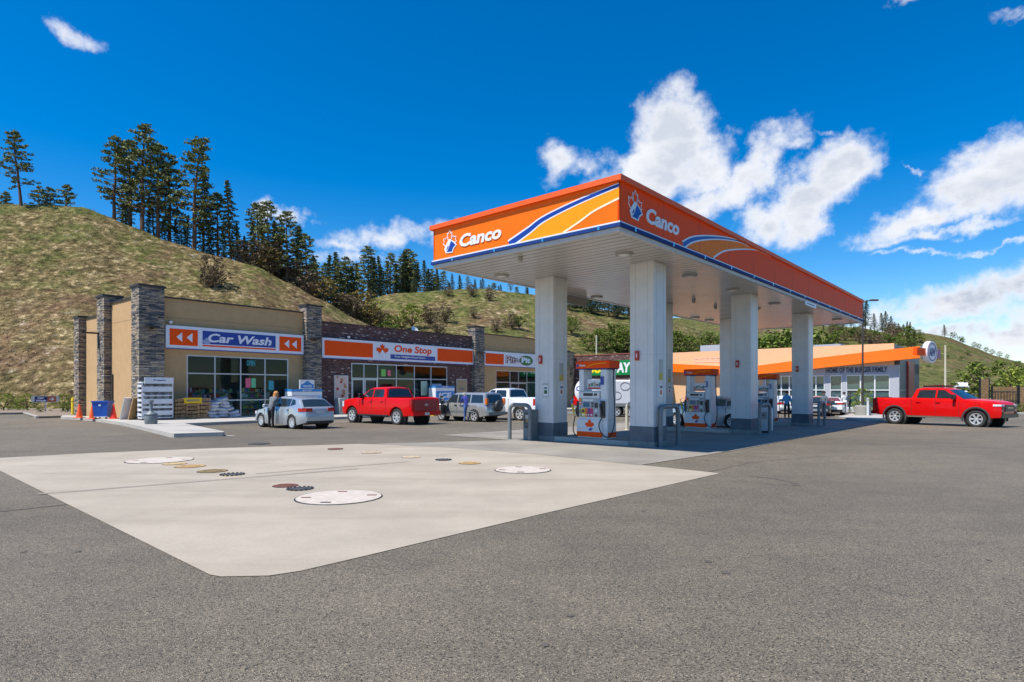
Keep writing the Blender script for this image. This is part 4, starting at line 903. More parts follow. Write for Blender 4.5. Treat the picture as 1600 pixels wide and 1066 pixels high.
b = MB(); b.lathe([(0,0),(.2,.03),(.38,.12)], WHT, 16, Matrix.Translation((0,0,.62))@Matrix.Rotation(radians(60),4,'X')); b.build('dish', o, smooth=60); b = MB(); b.tube([(0,0,0),(0,0,.62)],.03,ALU,6); b.build('mast', o)
o = thing('roof_hook_lamp','thin curved lamp arm on the brick shop roof edge','roof lamp',tuple(bw(fx(722),.3,5.9)),BA)
b = MB(); b.tube([(0,0,0),(0,0,.72),(.15,-.1,.85),(.5,-.3,.86)],.025,TRIMB,6); b.build('arm', o); b = MB(); b.box(.45,.7,-.4,-.25,.82,.88,TRIMB); b.build('lamp_head', o)
# poster on the brick wall + paper board
def board(name, px0, px1, z0, z1, m, lab, cat):
    x0, x1 = fx(px0), fx(px1); o = thing(name, lab, cat, tuple(bw((x0+x1)/2,-.02,z0)), BA); w = (x1-x0)/2
    b = MB(); b.box(-w,w,-.04,0,0,z1-z0,ALU); b.build('frame', o); b = MB(); b.box(-w+.06,w-.06,-.05,-.04,.06,z1-z0-.06,m); b.build('sheet', o); return o, w
o, w = board('wall_poster',521.5,543.5,.70,2.45,mat('poster_cream',(.68,.50,.42),.5),'framed food poster on the dark brick wall','poster')
rr = random.Random(5)
for k in range(9):
    b = MB()
    cx, cz, r_ = rr.uniform(-w+.25,w-.25), .25+.17*k, rr.uniform(.09,.17)
    b.plate((Vector((0,-.05,0)),Vector((1,0,0)),Vector((0,-1,0))),[(cx+r_*cos(a*pi/5),cz+.8*r_*sin(a*pi/5)) for a in range(10)],0,.003+.0005*k,mat('food_%d'%(k%3),[(.45,.03,.04),(.42,.25,.08),(.5,.2,.15)][k%3],.5)); b.build('food_picture', o)
o, w = board('wall_notice',712.5,729,.25,2.35,mat('kraft',(.42,.30,.17),.7),'tan paper covered board on the dark brick wall beside the blue ice box','notice')
b = MB(); put_text(b,(Vector((0,-.05,0)),Vector((1,0,0)),Vector((0,-1,0))),'OPEN',-w*.5,w*.5,1.1,1.3,0,mat('print_grey')); b.build('print', o)

# ================================================================ GOODS ALONG THE PAVEMENT
def at_walk(px, py, rz=BA): v = gp(px,py,.15); return v
# propane cage: corners from the survey
v = bw(fx(232,-1.0)+.3,-1.15); zg = G(v.y)+.15
o = thing('propane_cage','white slatted propane bottle cage against the near stone pillar','propane cage',(v.x,v.y,zg),BA-radians(6)); o.scale = (.76,.85,1)
WS = mat('cage_white',(.66,.67,.70),.45)
b = MB()
for (x,y) in ((-1.0,-.5),(.95,-.5),(-1.0,.45),(.95,.45)): b.box(x,x+.06,y,y+.05,.12,2.05,WS)
b.box(-1.0,1.01,-.5,.5,.10,.16,WS); b.box(-1.0,1.01,-.5,.5,2.02,2.10,WS); b.box(-.94,.95,.4,.44,.16,2.0,mat('cage_mesh',(.2,.21,.22),.6)); b.build('frame', o)
b = MB(); b.box(-.85,1.01,-.56,-.50,2.00,2.34,WHT)
put_text(b,(Vector((0,-.56,0)),Vector((1,0,0)),Vector((0,-1,0))),'Propane',-.28,.5,2.12,2.24,0,BLU); b.build('header_sign', o)
b = MB()
for k in range(7): b.box(-1.03,-1.0,-.45,.45,.25+k*.26,.38+k*.26,WS)
b.build('side_slats', o)
for (z0,z1,m) in ((.28,.52,None),(.66,.78,None),(.90,1.16,None),(1.32,1.38,None),(1.56,1.84,None)):
    b = MB(); b.box(-.93,.94,-.53,-.50,z0,z1,WS); b.build('front_bar', o)
b = MB()
for k in range(30): b.box(-.93+k*.063,-.92+k*.063,-.495,-.485,.16,2.0,mat('cage_wire',(.35,.36,.38),.4))
b.build('mesh_front', o)
b = MB(); b.box(.80,.88,-.56,-.53,1.2,1.32,PLBK); b.build('lock', o)
BOT = mat('gas_bottle',(.45,.46,.47),.4)
for lv in (0,1,2,3):
    for k in range(4):
        b = MB(); T = Matrix.Translation((-.70+k*.46,0,.18+lv*.46))
        b.lathe([(0,0),(.15,.02),(.17,.08),(.17,.28),(.12,.36),(.03,.38),(.07,.42),(.07,.44)], BOT, 12, T)
        p = b.build('gas_bottle'); p.location = (v.x,v.y,zg); p.rotation_euler = (0,0,BA-radians(6)); p.scale = (.76,.85,1); p['label'] = 'grey gas bottle standing inside the white propane cage'; p['category'] = 'gas bottle'; p['group'] = 'gas bottles in the cage'
# plank leaning across cage
o = thing('ash_receptacle','grey bucket shaped cigarette receptacle with a neck on the pavement','ash bin',tuple(gp(236,662.5,.15)),0)
b = MB(); b.lathe([(0,0),(.24,0),(.27,.05),(.28,.42),(.24,.50),(.10,.58),(.075,.64),(.07,1.0),(.11,1.02),(.11,1.12),(0,1.13)], mat('ash_grey',(.16,.19,.20),.5), 20); b.build('bucket', o, smooth=40)
b = MB(); b.lathe([(.285,.40),(.29,.43),(.285,.46)], GREY, 20); b.build('rim_band', o)
# firewood stacks
def place_w(px, yoff): x = fx(px,yoff); v = bw(x,yoff); return v, G(v.y)+.15
FWB = MATS['firewood']
for i,(px,h,w) in enumerate(((278.5,1.22,.74),(296,1.12,.74),(314,1.25,.80))):
    v, zg = place_w(px,-.95)
    o = thing('firewood_stack',['left stack of bagged firewood next to the propane cage','middle stack of bagged firewood under a yellow notice','right stack of bagged firewood next to the pale bag heap'][i],'firewood',(v.x,v.y,zg),BA,'bagged firewood stacks')
    b = MB(); b.box(-w/2,w/2,-.45,.45,0,.10,WOOD)
    b.build('pallet', o)
    rr = random.Random(i); n = 5; dz = (h-.1)/n
    for k in range(n):
        b = MB()
        zz = .1+k*dz
        for q in range(5):
            for s_ in range(3):
                x0 = -w/2+.02+q*(w-.04)/5; z0 = zz+.01+s_*(dz-.05)/3
                b.box(x0+rr.uniform(0,.02),x0+(w-.04)/5-.01,-.42-rr.uniform(0,.05),.40,z0,z0+(dz-.05)/3-.012,FWB)
        b.build('firewood_bundle', o)
    if i == 1:
        b = MB(); b.box(-.48,.48,-.50,-.47,h-.22,h+.1,YEL); put_text(b,(Vector((0,-.50,0)),Vector((1,0,0)),Vector((0,-1,0))),'FIREWOOD',-.34,.34,h-.12,h-.0,0,mat('print_grey')); b.build('yellow_notice', o)
def bagmesh(w,d,h,seed):
    rr = random.Random(seed); vs=[]; fs=[]; nu, nv = 10, 6
    for j in range(nv+1):
        ph = -pi/2+pi*j/nv
        for i in range(nu):
            th = 2*pi*i/nu; c = max(0,cos(ph))**.5; ct, st = cos(th), sin(th)
            q = 1/max(abs(ct),abs(st))**.6
            vs.append((w/2*c*ct*q*.9+rr.uniform(-.02,.02), d/2*c*st*q*.9+rr.uniform(-.02,.02), h/2+h/2*sin(ph)*(1 if j<nv else .9)+rr.uniform(-.012,.012)))
    for j in range(nv):
        for i in range(nu): fs.append((j*nu+i,j*nu+(i+1)%nu,(j+1)*nu+(i+1)%nu,(j+1)*nu+i))
    return vs, fs
rr = random.Random(11); v0, zg = place_w(346,-1.0); BAGM = [bagmesh(.80,.50,.24,s_) for s_ in range(4)]
for lv,(n,x0,x1) in enumerate(((3,-1.0,1.0),(3,-.98,.85),(3,-.92,.65),(2,-.85,.5),(2,-.75,.35),(1,-.4,.2))):
    for k in range(n):
        for row in (0,1):
            if row and lv > 4: continue
            x = x0+(x1-x0)*(k+.5)/n; b = MB(); vs, fs = BAGM[rr.randrange(4)]; b.add(vs, fs, BAGW)
            p = b.build('salt_bag', smooth=70); q = v0+BD*(x+rr.uniform(-.08,.08))+BN*(-.25+row*.5+lv*.03); p.location = (q.x,q.y,zg+lv*.20+.005)
            p.rotation_euler = (rr.uniform(-.2,.2),rr.uniform(-.25,.25),BA+rr.uniform(-.5,.5)); p['label'] = 'plump pale plastic bag lying in the heap under the car wash window'; p['category'] = 'bag'; p['group'] = 'pale bags heaped by the window'
# traffic cones
def cone(px, py, lab, m=CONE, h=.85, sc=1):
    q = gp(px,py,.15); o = thing('traffic_cone', lab, 'traffic cone', tuple(q), 0, 'traffic cones')
    b = MB(); b.lathe([(0,h),(.03,h),(.035,h-.02),(.17,.05),(.19,.04)], m, 18); b.build('cone_body', o, smooth=40)
    b = MB(); b.bbox(-.22,.22,-.22,.22,0,.04,m,.01); b.build('base', o)
cone(124,653.0,'orange traffic cone farthest left at the end of the pavement'); cone(144.5,654.6,'orange traffic cone left of the blue cart'); cone(177.5,654.6,'red orange traffic cone right of the blue cart',mat('cone_red',(.75,.03,.01),.5))
q = gp(161,654.6,.15); o = thing('blue_cart','blue tub cart standing between two traffic cones','cart',tuple(q),radians(8)); o.scale = (.70,.8,.88)
b = MB(); h0,h1 = .16,1.12
def taper(x0,x1,y0,y1,z0,X0,X1,Y0,Y1,z1,m): return [(x0,y0,z0),(x1,y0,z0),(x1,y1,z0),(x0,y1,z0),(X0,Y0,z1),(X1,Y0,z1),(X1,Y1,z1),(X0,Y1,z1)]
b.add(taper(-.48,.48,-.35,.35,h0,-.60,.60,-.45,.45,h1,BINB),[(0,3,2,1),(4,5,6,7),(0,1,5,4),(1,2,6,5),(2,3,7,6),(3,0,4,7)],BINB); b.build('tub', o)
b = MB(); b.box(-.64,.64,-.49,.49,1.12,1.18,BINB); b.build('lid', o)
b = MB(); b.box(-.08,.08,-.455,-.43,.85,.95,WHT); b.build('sticker', o)
for x in (-.4,.4):
    for y in (-.28,.28):
        b = MB(); b.tube([(x-.03,y,.08),(x+.03,y,.08)],.08,BLACK,10); b.build('wheel', o)
b = MB(); b.box(-.5,.5,-.38,.38,.13,.16,WHT); b.build('base_frame', o)
for i,(px,py,m,l,wd) in enumerate(((190,655.6,SIGNW,'white board leaning on the sunlit tan side wall',.85),(203,656.2,mat('ply',(.40,.24,.10),.7),'brown plywood sheet leaning beside the stone pillar',.6))):
    q = gp(px,py,.15); o = thing('leaning_board', l, 'board', tuple(q), radians(-20))
    b = MB(); T = Matrix.Rotation(radians(18),4,'Y'); b.box(-.03,.03,-.1,wd,0,1.28,m,T); b.build('sheet', o)
    b = MB(); b.box(-.035,.035,-.12,-.1,0,1.28,ALU if i==0 else WOOD,T); b.build('edge', o)
q = gp(114.5,650.5,0); o = thing('yellow_bollard','yellow steel bollard at the far left corner of the shop','bollard',tuple(q))
b = MB(); b.lathe([(.13,-.1),(.13,1.25),(.10,1.33),(0,1.36)], YEL, 16); b.build('post', o, smooth=40)
b = MB(); b.lathe([(.132,1.0),(.136,1.02),(.136,1.10),(.132,1.12)], mat('yellow_dull',(.45,.33,.05),.6), 16); b.build('band', o)
# car wash direction sign
q = gp(71,643,.1); o = thing('direction_sign','small navy Car Wash sign with an orange arrow in the planting bed','sign',tuple(q),radians(40))
NAVY = mat('navy',(.01,.02,.14),.4)
sc = q.y/F; 
b = MB(); b.box(-15*sc*1.15,15*sc*1.15,-.05,.05,.80,1.36,ALU); b.build('sign_box', o)
fr = (Vector((0,-.05,0)),Vector((1,0,0)),Vector((0,-1,0)))
b = MB(); b.rect(fr,-.74,.14,.84,1.32,0,.01,NAVY); b.rect(fr,.15,.74,.84,1.32,0,.01,mat('rust_orange',(.50,.10,.03),.4)); b.build('face', o)
b = MB(); put_text(b,fr,'Car',-.55,-.08,1.10,1.28,.01,SIGNW,bold=.05); b.build('lettering', o); b = MB(); put_text(b,fr,'Wash',-.68,.06,.87,1.04,.01,SIGNW,bold=.05); b.build('lettering', o)
b = MB(); b.plate(fr,[(.25,1.05),(.46,1.05),(.40,.97),(.46,.94),(.64,1.08),(.46,1.22),(.40,1.19),(.46,1.11),(.25,1.11)],.01,.02,SIGNW); b.build('arrow', o)
b = MB(); b.box(-.05,.05,-.04,.04,-.2,.80,ALU); b.build('post', o)
# ice boxes
ICEB = mat('ice_blue',(.03,.22,.55),.35); ICEL = mat('ice_pale',(.30,.50,.70),.35)
def icebox(px0, px1, yoff, h, m, lab, txt):
    x0, x1 = fx(px0,yoff), fx(px1,yoff); v = bw((x0+x1)/2,yoff+.45); o = thing('ice_box', lab, 'ice box', (v.x,v.y,G(v.y)+.15), BA); w = (x1-x0)/2
    b = MB(); b.bbox(-w,w,-.42,.42,.08,h,WHT,.03); b.build('cabinet', o)
    b = MB(); b.box(-w+.05,-.02,-.45,-.42,.3,h-.28,m); b.box(.02,w-.05,-.45,-.42,.3,h-.28,m); b.build('doors', o)
    fr = (Vector((0,-.45,0)),Vector((1,0,0)),Vector((0,-1,0)))
    b = MB(); put_text(b,fr,txt,-w*.7,w*.6,h*.58,h*.80,0,WHT,bold=.04,shear=.1); b.build('lettering', o)
    b = MB(); 
    for k in range(3): b.plate(fr,[(-w*.8+k*w*.5,.45),(-w*.3+k*w*.5,.45),(-w*.55+k*w*.5,.95)],0,.004,ICEL if m is ICEB else ICEB)
    b.build('mountain_print', o)
    b = MB(); b.box(-w,w,-.43,.4,h,h+.16,ICEB); put_text(b,(Vector((0,-.43,0)),Vector((1,0,0)),Vector((0,-1,0))),txt,-w*.3,w*.3,h+.03,h+.13,0,WHT); b.build('top_sign', o)
    return o, w
o, w = icebox(456,504,-1.6,1.62,ICEL,'wide pale ice chest behind the silver hatchback','ICE')
b = MB(); b.box(-.55,.55,-.4,-.34,1.78,2.4,WHT); fr=(Vector((0,-.40,0)),Vector((1,0,0)),Vector((0,-1,0))); b.rect(fr,-.45,.5,1.84,2.1,0,.006,ICEB); b.plate(fr,[(-.35,2.1),(.4,2.1),(.02,2.34)],0,.006,ICEB); put_text(b,fr,'WATER',-.3,.35,1.9,2.04,.006,WHT); b.build('header_board', o)
icebox(681,711,-1.4,2.0,ICEB,'bright blue ice box behind the silver suv on the pavement','ICE')
v = bw(fx(533,-1.0),-1.0); o = thing('litter_bin','grey slatted litter bin between the hatchback and the red pickup','litter bin',(v.x,v.y,G(v.y)+.15),BA)
b = MB(); b.bbox(-.34,.34,-.3,.3,0,1.15,mat('bin_grey',(.34,.37,.36),.6),.03); b.build('bin_body', o)
for k in range(4): b = MB(); b.box(-.30+k*.16,-.19+k*.16,-.31,-.30,.1,.95,mat('bin_slat',(.24,.27,.26),.6)); b.build('slat', o)
b = MB(); q = [bw(fx(600),-5.6), bw(fx(655),-5.6), bw(fx(655),-4.98), bw(fx(600),-4.98)]
b.add([(p.x,p.y,G(p.y)+dz) for dz in (.0,.162) for p in q],[(4,5,6,7),(0,1,5,4),(1,2,6,5),(3,0,4,7)],mat('kerb_yellow',(.70,.42,.02),.6)); structure(b,'kerb_ramp')

# ================================================================ FAR WING AND DRIVE-IN
WO = Vector((7.0,68.4,0)); WD = -UL; WN = UR; WA = atan2(WD.y, WD.x)
wg = thing('sandwich_shop','brick sandwich shop with green sign seen between the canopy columns','building',(WO.x,WO.y,0),WA)
gx = lambda px,y=0: fx(px,y,WO,WD,WN)
def gz(px,py,y=0): return fp(px,py,y,WO,WD,WN)
xa, xb = 0, gx(1012)
b = MB(); walls(b, xa, xb, 0, .3, -1.3, 5.2, [(gx(925),gx(984),-.8,2.5)], BRICK); b.box(xa,xb,.3,9,4.8,4.9,DISC); b.box(xa,xa+.3,.3,9,-1.3,5.2,BRICK); b.box(xb-.3,xb,.3,9,-1.3,5.2,BRICK); b.build('wall', wg)
b = MB(); b.box(xa,xb,-.05,.3,5.2,5.3,mat('trim_red',(.25,.07,.05),.6)); b.build('parapet_cap', wg)
b = MB(); b.box(gx(925),gx(984),.1,.12,-.8,2.5,CGL2); b.build('window_glass', wg)
for k in range(4): b = MB(); x = gx(925)+(gx(984)-gx(925))*(k+.5)/4; b.box(x-.04,x+.04,.04,.099,-.8,2.5,ALU); b.build('mullion', wg)
o = thing('shop_sign','green Subway sign on the brick front behind pump one','sign',(WO.x,WO.y,0),WA)
FW = (Vector((0,-.2,0)), Vector((1,0,0)), Vector((0,-1,0))); u0,u1 = gx(917,-.2),gx(988,-.2)
b = MB(); b.box(u0,u1,-.2,-.0,2.95,4.55,GRN); b.build('sign_box', o)
um = gx(949,-.2); b = MB(); put_text(b,FW,'SUB',u0+.3,um,3.2,4.3,0,mat('sign_yellow',(.85,.65,.02),.4),bold=.05,shear=.1); b.build('lettering', o); b = MB(); put_text(b,FW,'WAY',um+.1,u1-.2,3.2,4.3,0,WHT,bold=.05,shear=.1); b.build('lettering', o)

AO = Vector((18.2,65.1,0)); aw = thing('drive_in_restaurant','burger drive-in with sloping orange fascia, peach wall and grey panels','building',(AO.x,AO.y,0),WA)
ax = lambda px,y=0: fx(px,y,AO,WD,WN); az_ = lambda px,py,y=0: fp(px,py,y,AO,WD,WN)
xc = ax(1405); xl = ax(1030)
b = MB(); walls(b, xl, ax(1192), 0, .3, -1.4, 5.45, [], PEACH); b.build('peach_wall', aw)
b = MB(); b.box(ax(1192),ax(1397),0,.3,3.55,5.45,PEACH); b.build('upper_wall', aw)
zw = 2.72
wins = [(ax(1196),ax(1246),-.3,zw),(ax(1262),ax(1288),-.3,zw),(ax(1297),ax(1315),-.65,zw),(ax(1322.5),ax(1390),-.3,zw)]
b = MB(); walls(b, ax(1192), xc, 0, .3, -1.4, 3.55, wins, PANEL)
for px in (1225,1262,1290,1318,1345,1370): b.box(ax(px)-.012,ax(px)+.012,-.004,0,2.8,3.55,PANEL2)
b.build('panel_wall', aw)
for (a,c,d,e),n in zip(wins,(4,2,1,3)):
    f = MB()
    for k in range(n+1):
        x = a+(c-a)*k/n; f.box(x-.05,x+.05,.02,.12,d,e,WHC)
    for z in (d+.04, 1.35, e-.04): f.box(a,c,.03,.11,z-.04,z+.04,WHC)
    fo = f.build('window_frame', aw); g = MB(); g.box(a,c,.13,.15,d,e,CGL2); g.build('window_glass', fo)
b = MB(); b.box(xl,xc,.35,12,-1.4,4.6,PANEL2); b.box(ax(1397)-.3,ax(1397),.3,12,3.55,5.4,PANEL2); b.build('rear_block', aw)
# side towards the right
b = MB(); b.box(xc-.3,xc,.3,12,2.9,3.9,PANEL2); b.box(xc-.3,xc,.3,12,-1.4,-.3,PANEL); b.box(xc-.01,xc+.16,4.0,7.5,-1.4,4.0,mat('red_pillar',(.40,.05,.02),.5)); b.build('side_wall', aw)
f = MB()
for k in range(5): f.box(xc-.1,xc,.3+k*1.1,.4+k*1.1,-.3,2.9,WHC)
for k in range(4): f.box(xc-.1,xc,7.8+k*1.3,7.9+k*1.3,-.3,2.9,PANEL2)
f.box(xc-.1,xc,.3,4,1.3,1.4,WHC); fo = f.build('window_frame', aw); g = MB(); g.box(xc-.2,xc-.18,.3,12,-.3,2.9,CGL2); g.build('window_glass', fo)
def band(pts_top, pts_bot, d0, d1, name):
    b = MB(); T_ = [az_(*p,-.8) for p in pts_top]; B_ = [az_(*p,-.8) for p in pts_bot]
    b.plate((Vector((0,0,0)),Vector((1,0,0)),Vector((0,-1,0))), B_+list(reversed(T_)), d0, d1, ORB); b.build(name, aw)
band([(1036,567.5),(1056,568.7),(1131,572.6),(1160,574.2)],[(1036,580.5),(1056,581.6),(1131,585),(1160,586.5)],.0,.8,'orange_fascia')
band([(1150,575.5),(1191,570.5),(1246,563),(1281,558.8),(1360,549.5),(1437,541)],[(1150,588),(1191,584),(1246,579.5),(1281,575.2),(1360,566.8),(1437,559.5)],.0,.8,'orange_fascia')
b = MB(); b.box(ax(1085),ax(1131),1.5,4,5.0,6.2,PANEL); b.build('roof_unit', aw); b = MB(); b.box(ax(1262),ax(1305),2,4,5.0,5.75,PANEL); b.build('roof_unit', aw)
b = MB(); FA = (Vector((0,0,0)),Vector((1,0,0)),Vector((0,-1,0)))
put_text(b,FA,'HOME OF THE BURGER FAMILY',ax(1291.5),ax(1386.5),2.93,3.42,0,mat('letter_navy',(.03,.035,.07),.5),bold=.03,spacing=1.05,thick=.03); b.build('lettering', aw)
b = MB(); 
for k in range(5): b = MB(); u = ax(1086)+(ax(1128)-ax(1086))*k/5; b.stroke(FA,[(u,4.3),(u+.42,4.3),(u+.42,4.7),(u,4.7)],.07,0,.03,mat('faint_letter',(.66,.56,.50),.5),close=True); b.build('faint_letter', aw)
o = thing('round_sign','round white drive-in sign with pink box at the tip of the orange fascia','sign',(35.15,49.8,4.55),radians(32))
fr0 = (Vector((0,0,0)),Vector((1,0,0)),Vector((0,-1,0))); circ = lambda r_: [(r_*cos(a*pi/18), r_*sin(a*pi/18)) for a in range(36)]
b = MB(); b.plate(fr0,circ(.92),-.12,.25,SIGNW); b.plate((Vector((0,0,0)),Vector((-1,0,0)),Vector((0,1,0))),circ(.8),.25,.26,SIGNW); b.build('disc', o)
b = MB(); b.stroke(fr0,circ(.72),.14,.25,.27,mat('mauve',(.35,.22,.32),.5),close=True); put_text(b,fr0,'A&W',-.55,.55,-.35,.35,.25,NAVY,bold=.04); b.build('lettering', o)
b = MB(); b.box(.5,1.5,-.24,.05,-.5,.25,mat('pink_box',(.40,.16,.26),.5)); b.build('side_box', o)
b = MB(); b.box(-2.4,-.85,-.15,.15,-.3,.3,SIGNR); b.build('bracket', o)
# lamp posts
def lamppost(x,y,h,lab,m,arm=1.2,ang=0,base=True,r=.07):
    o = thing('lamp_post', lab, 'lamp post', (x,y,G(y)), ang)
    b = MB(); b.tube([(0,0,0),(0,0,h)],[r,r*.75],m,10); b.build('pole', o)
    if arm: b = MB(); b.tube([(0,0,h-.1),(arm*.3,0,h+.02),(arm,0,h+.08)],.035,m,6); b.build('arm', o); b = MB(); b.bbox(arm*.6,arm*1.25,-.14,.14,h+.02,h+.12,m,.03); b.build('lamp_head', o)
    if base: b = MB(); b.lathe([(.5,-.05),(.5,.75),(.44,.8),(0,.8)],mat('lamp_base',(.30,.29,.25),.8),18); b.build('concrete_base', o)
    return o
q = gp(1348,651.5); lamppost(q.x,q.y,EYE+q.y*(HY-469)/F-q.z-.08,'tall dark lamp post on a concrete drum right of the canopy',mat('lamp_bronze',(.05,.04,.035),.5),.85,radians(0))
lamppost((932-800)/F*85,85,85/F*(625-516),'pale slim pole far behind the pump window',CREAM,0,0,False,.14)
lamppost((1477-800)/F*120,120,120/F*(618-532),'pale slim pole at the foot of the right hillside',CREAM,0,0,False,.2)
for i,(px,Y,zt) in enumerate(((1068,80,541),)):
    o = lamppost((px-800)/F*Y,Y,Y/F*(618-zt-4),'curved white street lamp behind the peach wall',WHT,3,radians(180),False,.1)
# kerbed island around the lamp
isl = [P2(1310,651,.1),P2(1345,656.5,.1),P2(1372,655,.1),P2(1400,650,.1),P2(1400,646,.1),P2(1330,647,.1)]
b = MB(); b.prism(isl, lambda x,y:G(y)-.2, lambda x,y:G(y)+.12, CONC3); structure(b,'kerb_island')
q = gp(1356,652); o = thing('white_post','thin white post beside the concrete drum of the lamp post','post',(q.x,q.y,q.z)); b = MB(); b.box(-.05,.05,-.05,.05,0,1.35,WHC); b.build('stake', o); b = MB(); b.box(-.06,.06,-.06,.06,1.15,1.3,mat('notice_grey')); b.build('reflector', o)

# ================================================================ VEHICLES
def pl(tab, x):
    if x <= tab[0][0]: return tab[0][1]
    for a, c in zip(tab, tab[1:]):
        if x <= c[0]: return a[1]+(c[1]-a[1])*(x-a[0])/(c[0]-a[0])
    return tab[-1][1]
def wheel_parts(o, x, y, r, w, side, rim_m, spokes=6):
    T = Matrix.Translation((x, y, r))@Matrix.Rotation(-side*pi/2, 4, 'X')          # local +z points outwards
    b = MB(); h = w/2
    b.lathe([(r*.66,h*.80),(r*.78,h),(r*.93,h*.95),(r,h*.70),(r,-h*.70),(r*.93,-h),(r*.7,-h),(r*.6,-h*.5)], TYRE, 28, T)
    wo = b.build('wheel', o, smooth=40)
    b = MB(); b.lathe([(0,h*.30),(r*.62,h*.30),(r*.64,-h*.6)], DISC, 20, T); b.build('brake_disc', wo)
    b = MB(); b.lathe([(r*.56,h*.55),(r*.60,h*.86),(r*.67,h*.88),(r*.68,h*.5)], rim_m, 28, T)
    for k in range(spokes):
        for dd in (-.13,.13):
            a = 2*pi*k/spokes+dd; R_ = T@Matrix.Rotation(a,4,'Z')
            b.add([(r*.10,-r*.045,h*.45),(r*.60,-r*.05,h*.6),(r*.60,r*.05,h*.6),(r*.10,r*.045,h*.45),(r*.10,-r*.045,h*.62),(r*.60,-r*.05,h*.82),(r*.60,r*.05,h*.82),(r*.10,r*.045,h*.62)],
                  [(0,3,2,1),(4,5,6,7),(0,1,5,4),(1,2,6,5),(2,3,7,6),(3,0,4,7)], rim_m, R_)
    b.lathe([(0,h*.72),(r*.10,h*.70),(r*.14,h*.4)], rim_m, 12, T); b.build('rim', wo, smooth=35)
def vehicle(name, label, cat, loc, rz, c, paint, sc=1.0, group=None):
    o = thing(name, label, cat, loc, rz, group, sc if sc != 1 else None)
    L2, Wd = c['L']/2, c['W']; r = c['r']; R = c['R']; sill = c['sill']; zm = c['zm']; wx = c['wx']
    xs = set(round(-L2+i*.12,3) for i in range(int(c['L']/.12)+1)) | {L2, L2-.03, L2-.08, L2-.16, -L2+.03, -L2+.08, -L2+.16}
    for w_ in wx:
        for k in range(17): xs.add(round(w_-R*cos(pi*k/16),3))
    for q in c.get('bed',()): xs.add(q); xs.add(q+.01)
    xs = sorted(x for x in xs if -L2 <= x <= L2)
    b = MB(); vs = []
    for x in xs:
        zt = pl(c['top'], x); zb = sill
        e = min(L2-x, x+L2); endf = max(0, 1-e/.45); wloc = Wd*(1-(c.get('tapf',.16) if x > 0 else c.get('tapr',.08))*endf**2)
        if e < .5: zb = sill+(c.get('endz',.12))*(1-e/.5)
        if e < .10: zt = zt-(c.get('rnd',.12))*(1-e/.10)**2
        for w_ in wx:
            if abs(x-w_) < R: zb = max(zb, r+sqrt(R*R-(x-w_)**2)-.01)
        bed = c.get('bed') and c['bed'][0] < x < c['bed'][1]
        cr = c.get('crown', .03); zmid = max(zb+.015, zm); zs = max(zmid+.02, zt-.16*(zt-zb)); 
        hp = [(wloc-.14, zb), (wloc-.02, zb), (wloc, max(zb+.01,min(zmid,zb+.10))), (wloc, zmid), (wloc-.015, zs), (wloc-.04, zt-.03)]
        hp += [(wloc-.07, zt), (wloc-.13, zt), (wloc-.13, zt-.5), (0, zt-.5)] if bed else [(wloc-.10, zt), (wloc*.8, zt+cr*.5), (wloc*.5, zt+cr), (0, zt+cr)]
        vs.append([(x, y, z) for y, z in hp]+[(x, -y, z) for y, z in reversed(hp[:-1])])
    n = len(vs[0]); V = [v for s_ in vs for v in s_]; fs = []
    for i in range(len(xs)-1):
        for k in range(n-1): fs.append((i*n+k, (i+1)*n+k, (i+1)*n+k+1, i*n+k+1))
    fs += [tuple(range(n)), tuple(reversed(range((len(xs)-1)*n, len(xs)*n)))]
    b.add(V, fs, paint); b.build('body', o, smooth=32)
    # underbody and wheel wells
    b = MB(); b.box(-L2+.2, L2-.2, -Wd+.32, Wd-.32, sill+.02, min(zm+.15, .95), BLACK); b.build('underbody', o)
    for w_ in wx:
        for s_ in (-1,1):
            b = MB(); b.tube([(w_, s_*(Wd-.34), r), (w_, s_*(Wd-.15), r)], R+.03, BLACK, 20); b.build('wheel_well', o)
            wheel_parts(o, w_, s_*(Wd-c['tw']/2-.005), r, c['tw'], s_, c.get('rim', RIM), c.get('spokes', 6))
    # cabin
    roof = c['roof']; w1, w2 = c['cw']; zb0 = pl(c['top'], (roof[0][0]+roof[-1][0])/2)-.02; zr = max(z for x,z in roof)
    def wy(z): t_ = min(max((z-zb0)/(zr-zb0),0),1); return w1+(w2-w1)*t_
    rs = sorted(roof); xs = set(x for x,z in rs)
    x = rs[0][0]
    while x < rs[-1][0]: xs.add(round(x,3)); x += .15
    xs = sorted(xs); V = []; fs = []
    for x in xs:
        zt = pl(rs, x); z0 = min(pl(c['top'],x)-.03, zt-.01); a = min(.06,(zt-z0)*.5)
        hp = [(wy(z0), z0), (wy(z0+(zt-z0)*.5), z0+(zt-z0)*.5), (wy(zt-a), zt-a), (wy(zt)-.05, zt-.012), (wy(zt)-.16, zt+.006), (0, zt+.03*min(1,(zt-z0)*2))]
        V += [(x,y,z) for y,z in hp]+[(x,-y,z) for y,z in reversed(hp[:-1])]
    n = 11
    for i in range(len(xs)-1):
        for k in range(n-1): fs.append((i*n+k, (i+1)*n+k, (i+1)*n+k+1, i*n+k+1))
    b = MB(); b.add(V, fs, paint); b.build('cabin', o, smooth=35)
    for poly in c['sidewin']:
        for s_ in (-1,1):
            P = [(x, s_*(wy(z)+.006), z) for x,z in poly]; Q = [(x, s_*(wy(z)-.02), z) for x,z in poly]; m = len(poly)
            if s_ > 0: P.reverse(); Q.reverse()
            b = MB(); b.add(P+Q, [tuple(reversed(range(m))), tuple(range(m,2*m))]+[(i,(i+1)%m,m+(i+1)%m,m+i) for i in range(m)], c.get('glass', CGL)); b.build('side_window', o)
